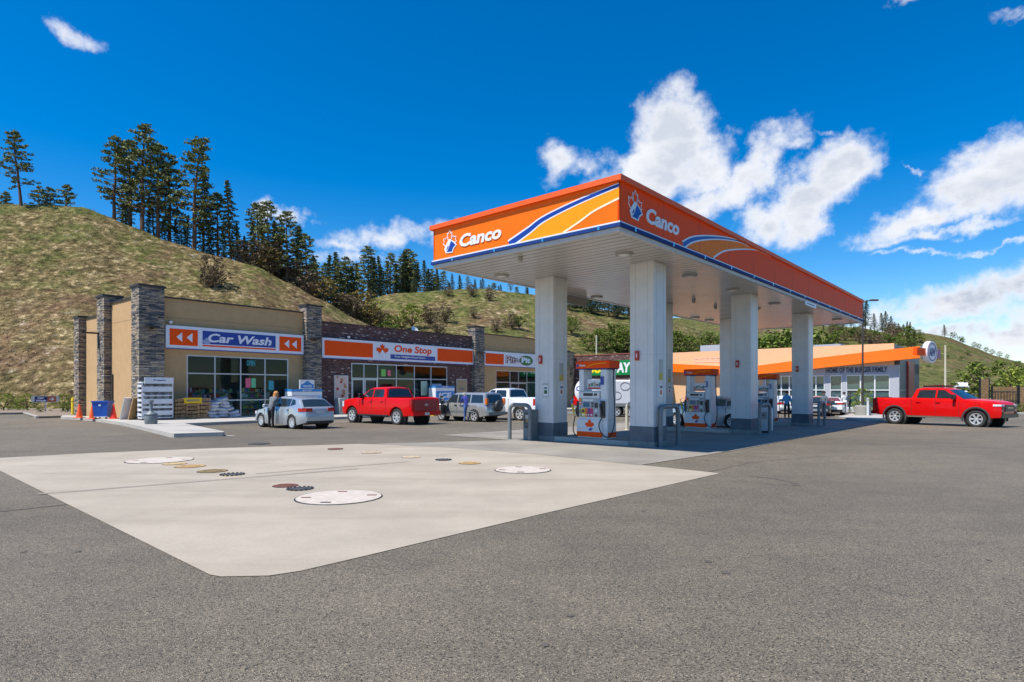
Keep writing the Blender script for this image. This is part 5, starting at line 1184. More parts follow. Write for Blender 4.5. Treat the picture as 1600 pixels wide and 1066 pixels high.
    def slopeglass(nm, xa, za, xb, zb2, ia, ib, m, sgn):
        d = Vector((xb-xa,0,zb2-za)); nrm = Vector((-(zb2-za)*sgn,0,(xb-xa)*sgn)).normalized(); nrm = nrm if nrm.z > 0 else -nrm
        p = []
        for t_, inn in ((ia, .09),(ib, .12)):
            q = Vector((xa,0,za))+d*t_; w_ = wy(q.z)-inn; zz = .03*.8
            p += [q+Vector((0,-w_,0)), q+Vector((0,-w_*.5,zz*.6)), q+Vector((0,0,zz)), q+Vector((0,w_*.5,zz*.6)), q+Vector((0,w_,0))]
        v2 = [x_+nrm*.014 for x_ in p]+[x_-nrm*.02 for x_ in p]
        f = [(i,i+1,i+6,i+5) for i in range(4)]+[(10+i,15+i,16+i,11+i) for i in range(4)]+[(0,5,15,10),(4,14,19,9)]+[(i,10+i,11+i,i+1) for i in range(4)]+[(5+i,6+i,16+i,15+i) for i in range(4)]
        b = MB(); b.add(v2, f, m); b.build(nm, o, smooth=30)
    (xa,za,xb,zb2) = c['wind']; slopeglass('windshield', xa,za,xb,zb2,.10,.93,c.get('glass',CGL),1)
    (xa,za,xb,zb2) = c['rearw']; slopeglass('rear_window', xa,za,xb,zb2,.10,.88,c.get('rglass',CGL),-1)
    # details
    FRF = (Vector((L2,0,0)), Vector((0,1,0)), Vector((1,0,0))); RRF = (Vector((-L2,0,0)), Vector((0,-1,0)), Vector((-1,0,0)))
    wf = Wd*(1-c.get('tapf',.16)); wr = Wd*(1-c.get('tapr',.08))
    for nm, fr_, w_, parts_ in (('f',FRF,wf,c['front']),('r',RRF,wr,c['rear'])):
        for (pn, u0,u1,z0,z1,d,m,both) in parts_:
            for s_ in ((1,-1) if both else (1,)):
                b = MB(); a_, b_ = sorted((u0*s_, u1*s_)); x_in = -.08
                if both and pn in ('headlight','taillight'):
                    # wraps round the corner
                    x0_ = (L2-c.get('wrapf',.32)) if nm == 'f' else (-L2+c.get('wrapr',.28)); xe = L2+d if nm=='f' else -L2-d; sy = s_ if nm == 'f' else -s_
                    yo = lambda x__: Wd*(1-(c.get('tapf',.16) if x__>0 else c.get('tapr',.08))*max(0,1-min(L2-abs(x__),.45)/.45)**2)
                    yi = min(abs(u0),abs(u1)); pts = [(x0_, sy*(yo(x0_)+.012)), ((x0_+xe)/2, sy*(yo((x0_+xe)/2)+.014)), (xe*.995, sy*(yo(xe)+.004)), (xe, sy*yi), (xe-.1*(1 if nm=='f' else -1), sy*yi), (x0_, sy*(yo(x0_)-.06))]
                    b.prism(pts, z0, z1, m)
                else: b.rect(fr_, a_, b_, z0, z1, x_in, d, m)
                b.build(pn, o)
    for (x,z,l) in c.get('handles',()):
        for s_ in (-1,1): b = MB(); y = Wd-.012; b.bbox(x-l/2,x+l/2,*(sorted((s_*y,s_*(y+.04)))),z,z+.035,c.get('hm',paint),.008); b.build('door_handle', o)
    for s_ in (-1,1):
        x,z = c['mirror']; b = MB(); ya, yb = sorted((s_*(wy(z)-.02), s_*(wy(z)+.26))); b.bbox(x-.07,x+.07,ya,yb,z,z+c.get('mh',.18),c.get('mm',paint),.03); b.build('side_mirror', o)
    SL = mat('door_gap',(.02,.02,.02),.8)
    for x in c.get('seams',()):
        for s_ in (-1,1): b = MB(); z1_ = pl(c['top'],x)-.05; ya, yb = sorted((s_*(Wd-.03), s_*(Wd+.0015))); b.box(x-.006,x+.006,ya,yb,sill+.1,z1_,SL); b.build('door_seam', o)
    return o
def flare(o, c, m, w=.07):
    Wd = c['W']
    for w_ in c['wx']:
        for s_ in (-1,1):
            b = MB(); R = c['R']; pts = []
            fr_ = (Vector((w_, s_*(Wd-.03), c['r'])), Vector((1,0,0)), Vector((0,s_,0)))
            arc = [(-(R+w/2)*cos(pi*(k/18)*1.16-pi*.08), (R+w/2)*sin(pi*(k/18)*1.16-pi*.08)) for k in range(19)]
            b.stroke(fr_, arc, w, 0, .055, m); b.build('wheel_arch_trim', o)
DARKT = mat('grille_dark', (.02,.02,.022), .35); PLATE = mat('licence_plate', (.55,.57,.6), .4)
def pickup(name, label, loc, rz, paint, sc=1, kind='a', group=None):
    c = dict(L=5.85, W=1.0, r=.42, R=.53, sill=.47, zm=.86, wx=(1.93,-1.78), tw=.29, bed=(-2.84,-.98),
        top=[(-2.93,1.36),(-2.88,1.40),(-.95,1.39),(1.2,1.32),(1.6,1.36),(2.5,1.28),(2.8,1.20),(2.93,1.10)], crown=.04, rnd=.05, tapf=.10, tapr=.03, endz=.05,
        roof=[(1.45,1.33),(.62,1.86),(.35,1.93),(-.55,1.94),(-.80,1.90),(-.97,1.36)], cw=(.95,.74), wind=(1.45,1.33,.62,1.86), rearw=(-.97,1.37,-.80,1.90),
        sidewin=[[(1.10,1.42),(.22,1.42),(.22,1.84),(.52,1.84)],[(.14,1.42),(-.72,1.42),(-.64,1.80),(-.52,1.84),(.14,1.84)]],
        mirror=(1.02,1.36), mh=.26, mm=DARKT if kind != 'w' else paint, handles=((.30,1.20,.2),(-.62,1.20,.2)), hm=paint, seams=(1.22,.18,-.93), wrapf=.45, wrapr=.14, spokes=6)
    if kind == 'a': c.update(front=[('grille',-.52,.52,.80,1.12,.035,DARKT,False),('headlight',.60,.86,1.06,1.15,.02,LENS,True),('headlight_lower',.60,.86,.92,1.01,.02,DARKT,True),('fog_lamp',.62,.84,.60,.80,.03,PLBK,True),('bumper',-.90,.90,.50,.68,.05,DARKT,False),('grille_mark',-.3,.3,.95,1.01,.045,CHR,False)])
    else: c.update(front=[('grille',-.62,.62,.80,1.20,.03,DARKT,False),('headlight',.64,.90,.88,1.18,.02,LENS,True),('bumper',-.92,.92,.50,.74,.08,CHR,False)])
    c['wrapf'] = .30
    c.update(rear=[('taillight',.84,.97,.96,1.34,.01,TAILR,True),('bumper',-.95,.95,.50,.70,.10,paint if kind=='b' else CHR if kind == 'w' else DARKT,False),('licence_plate',-.16,.16,.52,.66,.11,PLATE,False)])
    o = vehicle(name, label, 'pickup truck', loc, rz, c, paint, sc, group)
    fr_ = (Vector((-2.925,0,0)), Vector((0,-1,0)), Vector((-1,0,0)))
    if kind == 'b':
        b = MB(); b.rect(fr_,-.80,.80,.76,1.30,0,.02,REDP2); b.rect(fr_,-.76,.76,1.12,1.26,.02,.035,REDP2); b.build('tailgate', o)
        b = MB(); b.plate(fr_,[(.13*cos(a*pi/8),1.05+.055*sin(a*pi/8)) for a in range(16)],.02,.045,CHR); b.build('badge', o)
        b = MB(); b.box(-2.95,-2.0,-1.01,-.99,.70,.74,paint); put_text(b,(Vector((-2.3,-1.003,0)),Vector((1,0,0)),Vector((0,-1,0))),'4x4',-.2,.2,1.14,1.22,-.01,DARKT); b.build('side_script', o)
    else:
        b = MB(); b.rect(fr_,-.78,.78,.76,1.30,0,.02,paint); b.rect(fr_,-.14,.14,1.16,1.22,.02,.03,DARKT); b.build('tailgate', o)
    b = MB()
    for s_ in (-1,1): b.tube([(1.30,s_*.98,.46),(-1.15,s_*.98,.46)],.055,CHR if kind=='a' else DARKT,8)
    b.build('side_step', o)
    if kind == 'a':
        flare(o, c, mat('arch_grey',(.055,.05,.05),.6), .075)
        b = MB()
        for y in (-.55,.55): b.box(-.55,.35,y-.03,y+.03,1.98,2.02,PLBK)
        for x in (-.5,-.2,.1,.35): b.box(x-.03,x+.03,-.6,.6,2.02,2.05,mat('rack_red',(.10,.015,.02),.5))
        for y in (-.6,.57):
            for k in range(9): b.box(-.55+k*.11,-.50+k*.11,y,y+.03,2.02,2.10,mat('rack_red'))
        b.build('roof_rack', o)
    return o
def wheels_place(px, py, head, track_side, c_r, y_side):
    pass
def place(rear_px, rear_py, hx, hy, rear_x, side_w):
    """ground point of the near rear wheel -> origin of the vehicle; the near side is the side towards the camera"""
    g = gp(rear_px, rear_py); h = Vector((hx,hy,0)).normalized(); n_ = Vector((-h.y,h.x,0)); s_ = 1 if n_.dot(Vector((-g.x,-g.y,0))) > 0 else -1
    p = g - h*rear_x - n_*s_*side_w; return (p.x, p.y, G(p.y)), atan2(h.y,h.x)
# red pickup on the right, turned towards the camera
loc, rz = place(1398.5, 662.6, cos(radians(-59)), sin(radians(-59)), -1.78*.97, .9)
pickup('pickup_truck','bright red pickup with roof rack crossing the right edge of the lot',loc,rz,REDP,.97,'a')
loc, rz = place(621, 663.9, BN.x, BN.y, -1.78, .9)
pickup('pickup_truck','red pickup with dark red tailgate parked nose to the One Stop shop',loc,rz,REDP2 if False else REDP,1.0,'b')
loc, rz = place(813, 657.6, BN.x, BN.y, -1.78, .9)
pickup('pickup_truck','white pickup parked beside the silver suv, half hidden by the left canopy column',loc,rz,WHC,1.0,'w')
hatch = dict(L=4.35, W=.89, r=.32, R=.37, sill=.20, zm=.60, wx=(1.36,-1.30), tw=.21,
    top=[(-2.17,.93),(-1.9,.99),(-1.2,.97),(.2,.93),(1.0,.92),(1.7,.82),(2.05,.70),(2.17,.60)], crown=.05, rnd=.10, tapf=.28, tapr=.20, endz=.12,
    roof=[(1.25,.90),(.45,1.36),(.0,1.46),(-.9,1.45),(-1.55,1.36),(-2.05,.98)], cw=(.84,.62), wind=(1.25,.90,.45,1.36), rearw=(-2.05,.98,-1.55,1.36),
    sidewin=[[(.98,1.00),(-.02,1.00),(-.02,1.38),(.42,1.36)],[(-.10,1.00),(-1.0,1.02),(-1.0,1.36),(-.10,1.38)],[(-1.06,1.03),(-1.45,1.12),(-1.30,1.32),(-1.06,1.35)]],
    mirror=(.78,.96), mh=.14, handles=((.05,.86,.17),(-.95,.88,.17)), seams=(1.02,-.06,-1.04), wrapf=.5, wrapr=.34, spokes=8,
    front=[('headlight',.45,.68,.62,.76,.02,LENS,True),('grille',-.40,.40,.60,.68,.02,DARKT,False),('air_intake',-.5,.5,.30,.46,.02,DARKT,False)],
    rear=[('taillight',.40,.74,.80,.96,.012,TAILR,True),('licence_plate',-.22,.22,.72,.84,.015,PLATE,False),('bumper',-.70,.70,.40,.56,.06,SILV,False),('diffuser',-.66,.66,.28,.38,.05,DARKT,False)])
loc, rz = place(458, 670.6, BN.x, BN.y, -1.30, .8)
vehicle('hatchback_car','silver hatchback parked nose to the car wash window',  'car', loc, rz, hatch, SILV)
crv = dict(L=4.45, W=.88, r=.34, R=.40, sill=.30, zm=.66, wx=(1.33,-1.29), tw=.21,
    top=[(-2.22,.98),(-2.1,1.02),(1.0,1.02),(1.7,.96),(2.05,.86),(2.22,.72)], crown=.04, rnd=.08, tapf=.20, tapr=.06, endz=.10,
    roof=[(1.20,1.00),(.55,1.58),(.25,1.66),(-1.8,1.67),(-2.0,1.62),(-2.20,1.02)], cw=(.84,.66), wind=(1.20,1.00,.55,1.58), rearw=(-2.20,1.02,-2.0,1.62),
    sidewin=[[(.98,1.09),(.08,1.09),(.08,1.56),(.50,1.56)],[(.0,1.09),(-.92,1.09),(-.92,1.56),(.0,1.56)],[(-1.02,1.10),(-1.95,1.10),(-1.85,1.54),(-1.02,1.56)]],
    mirror=(.80,1.05), mh=.16, handles=((.16,.94,.17),(-.82,.94,.17)), hm=DARKT, seams=(1.02,.04,-.97), wrapf=.3, wrapr=.10, spokes=5,
    front=[('headlight',.44,.70,.74,.88,.02,LENS,True),('grille',-.40,.40,.72,.84,.02,DARKT,False),('bumper',-.68,.68,.36,.58,.10,SILB,False)],
    rear=[('taillight',.70,.80,1.02,1.36,.012,AMBER,True),('licence_plate',.30,.60,.86,1.0,.03,PLATE,False),('bumper',-.80,.80,.40,.58,.12,mat('bumper_grey',(.16,.18,.19),.5),False)])
loc, rz = place(741.5, 659.4, BN.x, BN.y, -1.29, .8)
suv = vehicle('suv_car','silver suv with spare wheel on its back and the driver door open','suv', loc, rz, crv, SILB)
T = Matrix.Translation((-2.34,.02 if False else -.10,.92))@Matrix.Rotation(-pi/2,4,'Y')
b = MB(); b.lathe([(0,.10),(.22,.10),(.31,.06),(.33,-.02),(.31,-.10),(0,-.10)], mat('spare_cover',(.035,.038,.045),.5), 24, T); b.build('spare_wheel', suv, smooth=40)
for s_ in (-1,1):
    b = MB(); b.box(-1.3,1.0,s_*.885-.01,s_*.885+.01,.56,.64,mat('bumper_grey')); b.build('side_moulding', suv)
# open driver door (left side, hinged at its front edge)
T = Matrix.Translation((1.0,.87,0))@Matrix.Rotation(radians(-62),4,'Z')
b = MB(); b.bbox(-.96,0,-.03,.05,.38,1.02,SILB,.02,T); pr = b.build('open_door', suv)
b = MB(); b.plate((Vector((0,0,0)),Vector((1,0,0)),Vector((0,-1,0))),[(-.92,1.02),(-.05,1.02),(-.42,1.5),(-.88,1.5)],-.03,0,CGL); b.v = [tuple(T@Vector(v)) for v in b.v]; b.build('door_window', pr)
b = MB(); b.box(-.9,-.05,-.045,-.032,.45,.95,DISC,T); b.build('door_lining', pr)
prius = dict(hatch); prius.update(W=.87, L=4.5, top=[(-2.25,.86),(-2.0,.98),(-1.2,.98),(.2,.93),(1.1,.92),(1.8,.80),(2.1,.68),(2.25,.56)],
    roof=[(1.45,.90),(.5,1.36),(.0,1.49),(-.6,1.46),(-1.5,1.24),(-2.15,1.0)], wind=(1.45,.90,.5,1.36), rearw=(-2.15,1.0,-1.5,1.24), wx=(1.38,-1.32), glass=CGL2,
    sidewin=[[(1.15,1.0),(.02,1.0),(.02,1.38),(.46,1.34)],[(-.06,1.0),(-1.0,1.02),(-1.0,1.32),(-.06,1.40)],[(-1.06,1.03),(-1.6,1.08),(-1.35,1.22),(-1.06,1.28)]])
loc, rz = place(1144, 669.2, UL.x, UL.y, -1.32, .8)
vehicle('sedan_car','pale silver car standing behind pump three','car', loc, rz, prius, SILV)
mus = dict(hatch); mus.update(W=.95, L=4.75, r=.34, R=.39, top=[(-2.38,.98),(-2.25,1.04),(-1.5,1.0),(.2,.93),(.9,.95),(1.8,.88),(2.2,.78),(2.38,.66)],
    roof=[(1.05,.93),(.2,1.32),(-.2,1.38),(-.8,1.36),(-1.75,1.03)], cw=(.84,.58), wind=(1.05,.93,.2,1.32), rearw=(-1.75,1.03,-.8,1.36), rglass=mat('rear_glass_red',(.16,.05,.04),.1), wx=(1.45,-1.33),
    sidewin=[[(.78,1.0),(-.35,1.0),(-.35,1.30),(.18,1.28)],[(-.45,1.02),(-.95,1.05),(-.6,1.28),(-.45,1.30)]], seams=(.95,-.4),
    rear=[('taillight',.40,.82,.84,.98,.02,TAILR,True),('tail_panel',-.40,.40,.82,.99,.012,mat('tail_panel',(.03,.06,.10),.3),False),('licence_plate',-.2,.2,.58,.72,.03,PLATE,False),('diffuser',-.78,.78,.25,.46,.04,DARKT,False)])
rel = Vector((25.5,46.5,0)); h = UR
vehicle('coupe_car','white sports coupe seen from behind in front of the drive-in','car',(25.3,46.8,G(46.8)),atan2(.80,.45),mus,WHC)
vehicle('hatchback_car','dark car parked behind the nearest guard, left of pump three','car',(14.6,46,G(46)),radians(150),hatch,mat('dark_car_paint',(.02,.025,.03),.25,coat=1))
vehicle('sedan_car','white car between pump five and the last column','car',(22.8,49.5,G(49.5)),radians(75),prius,WHC)
vehicle('hatchback_car','dark car just left of the white sports coupe','car',(22.9,44.2,G(44.2)),radians(60),hatch,MATS['dark_car_paint'])
# tanker truck behind the left column
def tanker(x,y,rz):
    o = thing('tanker_truck','red and white fuel tanker truck seen between the left column and pump one','truck',(x,y,G(y)),rz)
    TW = mat('tank_white',(.72,.72,.74),.3); b = MB(); b.tube([(-3.2,0,2.05),(-3.0,0,2.05),(2.2,0,2.05),(2.4,0,2.05)],[.8,1.05,1.05,.8],TW,28); b.build('tank', o, smooth=50)
    b = MB(); b.box(-3.1,2.3,-1.08,1.08,.95,1.65,REDP); b.build('side_skirt', o)
    b = MB(); b.box(-3.2,4.9,-.45,.45,.6,.95,BLACK); b.build('chassis', o)
    b = MB(); b.bbox(2.8,4.0,-1.1,1.1,.8,2.9,REDP,.1); b.bbox(4.0,5.1,-.95,.95,.8,1.75,REDP,.1); b.build('cab', o)
    b = MB(); b.box(4.0,4.02,-.9,.9,1.9,2.6,CGL); b.box(3.1,3.8,-1.11,1.11,1.9,2.6,CGL); b.build('cab_window', o)
    b = MB(); put_text(b,(Vector((-3.2,0,0)),Vector((0,-1,0)),Vector((-1,0,0))),'Canco',-.75,.75,2.1,2.5,.0,BLU,bold=.03,shear=.15); b.build('lettering', o)
    for x_ in (-2.4,-1.35,4.2):
        for s_ in (-1,1): wheel_parts(o,x_,s_*.93,.5,.3,s_,CHR,5)
    b = MB(); b.box(-3.35,-3.2,-1.0,1.0,.7,.9,CHR); b.build('bumper', o)
    b = MB(); b.box(-3.36,-3.3,-.95,-.75,.95,1.1,TAILR); b.build('taillight', o); b = MB(); b.box(-3.36,-3.3,.75,.95,.95,1.1,TAILR); b.build('taillight', o)
    return o
tq = Vector(((903-800)/F*42,42,0))+BD*3.3; tanker(tq.x,tq.y,BA).scale = (.8,.82,.88)
o = thing('box_trailer','white utility trailer with round prints beyond pump one','trailer',((974-800)/F*42,42,G(42)),radians(165))
b = MB(); b.bbox(-2,2,-1,1,.75,1.0,mat('bumper_grey'),.03); b.build('deck', o); b = MB(); b.bbox(-1.9,1.9,-.95,.95,1.0,2.6,mat('trailer_white',(.55,.56,.6),.5),.1); b.build('box_body', o)
fr_ = (Vector((0,.96,0)),Vector((-1,0,0)),Vector((0,1,0)))
for u,z in ((-1,2.1),(.2,2.15),(-.4,1.5),(1.1,1.6)):
    b = MB(); b.stroke(fr_,[(u+.33*cos(a*pi/8),z+.27*sin(a*pi/8)) for a in range(16)],.05,0,.01,mat('print_grey'),close=True); b.build('round_print', o)
for s_ in (-1,1):
    for x_ in (-.5,.4): wheel_parts(o,x_,s_*.9,.36,.24,s_,RIM,5)
# distant white semi truck
o = thing('semi_truck','white semi truck far away at the foot of the right hill','truck',((1503-800)/F*128,128,G(128)-.2),radians(-124))
b = MB(); b.bbox(-1.5,.8,-1.2,1.2,.9,3.6,WHC,.15); b.bbox(.8,2.6,-1.0,1.0,.8,2.1,WHC,.15); b.build('cab', o)
b = MB(); b.box(.78,.83,-1.0,1.0,2.2,3.0,CGL); b.box(-.2,.6,-1.21,1.21,2.2,3.0,CGL); b.build('windshield', o)
b = MB(); b.bbox(-9,-1.8,-1.25,1.25,1.2,3.9,WHC,.05); b.build('trailer_box', o)
for x_ in (1.8,-1.4,-7.5,-6.3):
    for s_ in (-1,1): wheel_parts(o,x_,s_*1.0,.5,.3,s_,CHR,5)
b = MB(); b.box(2.6,2.66,-.6,.6,1.0,1.9,DARKT); b.build('grille', o)

# ================================================================ PEOPLE
def person(label, loc, rz, J, shirt, pants, hair, extra=None, skin=(.42,.25,.17), h=1.75, long_hair=False, bag=False, shoe=(.02,.02,.02)):
    """J: joint offsets; body faces +x"""
    base = dict(pel=(0,0,.95), bel=(0,0,1.10), che=(0,0,1.33), nek=(0,0,1.50), hd0=(.01,0,1.58), hd1=(.02,0,1.68), hd2=(.0,0,1.75),
        sL=(0,.18,1.43), eL=(0,.24,1.16), wL=(.08,.25,.92), sR=(0,-.18,1.43), eR=(0,-.24,1.16), wR=(.08,-.25,.92),
        hL=(0,.10,.90), kL=(.03,.11,.50), aL=(0,.11,.09), tL=(.15,.12,.035), hR=(0,-.10,.90), kR=(.03,-.11,.50), aR=(0,-.11,.09), tR=(.15,-.12,.035))
    base.update(J); names = list(base); V = [Vector(base[k])*(h/1.75) for k in names]; idx = {k:i for i,k in enumerate(names)}
    E = [('pel','bel'),('bel','che'),('che','nek'),('nek','hd0'),('hd0','hd1'),('hd1','hd2'),('che','sL'),('sL','eL'),('eL','wL'),('che','sR'),('sR','eR'),('eR','wR'),('pel','hL'),('hL','kL'),('kL','aL'),('aL','tL'),('pel','hR'),('hR','kR'),('kR','aR'),('aR','tR')]
    Rr = dict(pel=.15,bel=.135,che=.155,nek=.06,hd0=.065,hd1=.098,hd2=.07,sL=.075,eL=.05,wL=.032,sR=.075,eR=.05,wR=.032,hL=.10,kL=.068,aL=.045,tL=.035,hR=.10,kR=.068,aR=.045,tR=.035)
    rad = [Rr[k] for k in names]; edges = [(idx[a],idx[b_]) for a,b_ in E]
    seg = [(a,b_) for a,b_ in E]
    for s_ in 'LR':                                   # palms and five separate fingers
        w_ = V[idx['w'+s_]]; d = (w_-V[idx['e'+s_]]).normalized(); sd = d.cross(Vector((0,1,0))).normalized() if abs(d.y) < .9 else Vector((1,0,0))
        p = w_+d*.07; V.append(p); rad.append(.026); pi_ = len(V)-1; edges.append((idx['w'+s_], pi_)); names.append('palm'+s_); idx['palm'+s_] = pi_; seg.append(('w'+s_,'palm'+s_))
        cv = d.cross(sd)
        for q,l in ((-.03,.065),(-.010,.08),(.010,.075),(.03,.06)):
            a = p+d*.03+sd*q; V.append(a); rad.append(.010); V.append(a+d*l*.6+cv*.01); rad.append(.0085); V.append(a+d*l+cv*.035); rad.append(.0075)
            n_ = len(V); edges += [(pi_,n_-3),(n_-3,n_-2),(n_-2,n_-1)]; names += ['f']*3
        a = w_+d*.03-sd*.032; V.append(a); rad.append(.011); V.append(a+d*.04-sd*.02); rad.append(.009); n_ = len(V); edges += [(idx['w'+s_],n_-2),(n_-2,n_-1)]; names += ['f']*2
    me = bpy.data.meshes.new('p'); me.from_pydata([tuple(v) for v in V], edges, []); ob = bpy.data.objects.new('p', me); COL.objects.link(ob)
    md = ob.modifiers.new('s','SKIN'); md.use_smooth_shade = True
    for i,sv in enumerate(me.skin_vertices[0].data): sv.radius = (rad[i], rad[i]); sv.use_root = (i == 0)
    ss = ob.modifiers.new('u','SUBSURF'); ss.levels = 1; ss.render_levels = 1
    dg = bpy.context.evaluated_depsgraph_get(); dg.update(); m2 = bpy.data.meshes.new_from_object(ob.evaluated_get(dg)); bpy.data.objects.remove(ob)
    key = label[:18]; SK_ = mat('skin', skin, .55); SH = mat('cloth_'+key, shirt, .85, var=.2, scale=14); PN = mat('trousers_'+key, pants, .85, var=.15, scale=14); SHO = mat('shoe_'+str(shoe), shoe, .6)
    m2.materials.clear()
    for m in (SK_,SH,PN,SHO): m2.materials.append(m)
    def dseg(p,a,b_):
        d = b_-a; t_ = max(0,min(1,(p-a).dot(d)/max(d.length_squared,1e-9))); return (p-a-d*t_).length
    shortsl = extra == 'short'
    for f in m2.polygons:
        p = f.center; best = min(seg, key=lambda s_: dseg(p,V[idx[s_[0]]],V[idx[s_[1]]])/max(.02,.5*(rad[idx[s_[0]]]+rad[idx[s_[1]]])))
        a = best[0]
        if a in ('nek','hd0','hd1') or a.startswith('w') : k = 0
        elif a[0] == 'e' : k = 0 if shortsl else 1
        elif a in ('pel','bel','che','sL','sR'): k = 1 if not (a == 'pel' and best[1] in ('hL','hR')) else 2
        elif a[0] in 'hk': k = 2
        else: k = 3
        if a == 'nek' and p.z < V[idx['nek']].z+.02: k = 1
        f.material_index = k; f.use_smooth = True
    o = bpy.data.objects.new('person', m2); COL.objects.link(o); o.location = loc; o.rotation_euler = (0,0,rz); o['label'] = label; o['category'] = 'person'
    # hair, with face features as one small child
    hc = V[idx['hd1']]; fd = (V[idx['hd1']]-V[idx['hd0']]).normalized()
    HM = mat('hair_'+str(hair), hair, .8, var=.3, scale=25); b = MB()
    T = Matrix.Translation(hc+Vector((-.022,0,.02)))
    b.lathe([(.0,.118),(.05,.108),(.09,.075),(.112,.02),(.112,-.03),(.10,-.05)], HM, 16, T)
    if long_hair: b.lathe([(.112,-.03),(.12,-.12),(.11,-.22),(.05,-.26)], HM, 12, Matrix.Translation(hc+Vector((-.05,0,.02))))
    b.build('hair', o, smooth=60)
    b = MB(); fx_ = hc+Vector((.092,0,0))
    for s_ in (-1,1): b.box(fx_.x-.012,fx_.x+.004,s_*.034-.013+hc.y,s_*.034+.013+hc.y,hc.z+.0,hc.z+.012,PLBK)
    b.add([(fx_.x-.01,-.014+hc.y,hc.z-.035),(fx_.x-.01,.014+hc.y,hc.z-.035),(fx_.x+.022,hc.y,hc.z-.03),(fx_.x-.005,hc.y,hc.z+.01)],[(0,1,2),(1,3,2),(0,2,3)],SK_)
    b.box(fx_.x-.012,fx_.x+.001,hc.y-.024,hc.y+.024,hc.z-.06,hc.z-.052,mat('lips',(.30,.10,.08),.5)); b.build('face', o)
    for s_ in (-1,1): b = MB(); b.bbox(hc.x-.02,hc.x+.015,hc.y+s_*.098-.01,hc.y+s_*.098+.01,hc.z-.03,hc.z+.03,SK_,.008); b.build('ear', o)
    return o
q = gp(423.5,669.6)
person('woman with ginger hair in a grey patterned jacket bending to the silver hatchback door', tuple(q), atan2(BN.y,BN.x)-radians(70),
    dict(bel=(.05,0,1.10), che=(.15,0,1.31), nek=(.24,0,1.46), hd0=(.29,0,1.53), hd1=(.36,0,1.61), hd2=(.38,0,1.69), sL=(.16,.17,1.41), eL=(.28,.20,1.17), wL=(.48,.12,1.08), sR=(.16,-.17,1.41), eR=(.26,-.20,1.16), wR=(.46,-.10,1.05), kR=(-.02,-.11,.5)),
    (.13,.145,.16), (.012,.012,.015), (.55,.25,.08), h=1.70, long_hair=True)
q = gp(729,659.0)
person('man in a navy vest and blue jeans leaning into the open suv door', tuple(q), atan2(BN.y,BN.x)-radians(25),
    dict(bel=(.04,0,1.10), che=(.12,0,1.33), nek=(.22,0,1.47), hd0=(.29,0,1.52), hd1=(.38,0,1.57), hd2=(.44,0,1.62), sL=(.13,.19,1.43), eL=(.20,.27,1.17), wL=(.38,.26,1.02), sR=(.13,-.19,1.43), eR=(.22,-.25,1.18), wR=(.42,-.16,1.06)),
    (.03,.05,.26), (.06,.14,.34), (.35,.33,.31), 'short', h=1.70, shoe=(.4,.4,.42))
def standing(px, Y, lab, rz, shirt, pants, hair, **k): person(lab, ((px-HX)/F*Y,Y,G(Y)), rz, {}, shirt, pants, hair, **k)
standing(1229.5, 38, 'person in a light blue shirt and dark shorts by pump five', radians(60), (.10,.32,.55), (.02,.02,.025), (.12,.05,.03), extra='short')
standing(1319, 48.8, 'person in a white shirt standing behind the white sports coupe', radians(100), (.62,.60,.60), (.03,.03,.05), (.02,.015,.012), extra='short')
standing(1328, 50.5, 'person in dark clothes beside the one in the white shirt', radians(150), (.04,.04,.05), (.02,.02,.03), (.02,.015,.012))
standing(1287.5, 40, 'person in a grey top behind the farthest pipe guard', radians(200), (.12,.14,.17), (.02,.025,.04), (.02,.015,.012))
standing(1074, 47.5, 'person in a pink top standing by the dark car left of pump three', radians(-60), (.45,.15,.17), (.02,.02,.03), (.05,.03,.02))
standing(1131, 52, 'person in a yellow top seen between pump three and the column', radians(-90), (.70,.42,.05), (.02,.02,.03), (.04,.02,.01), extra='short')

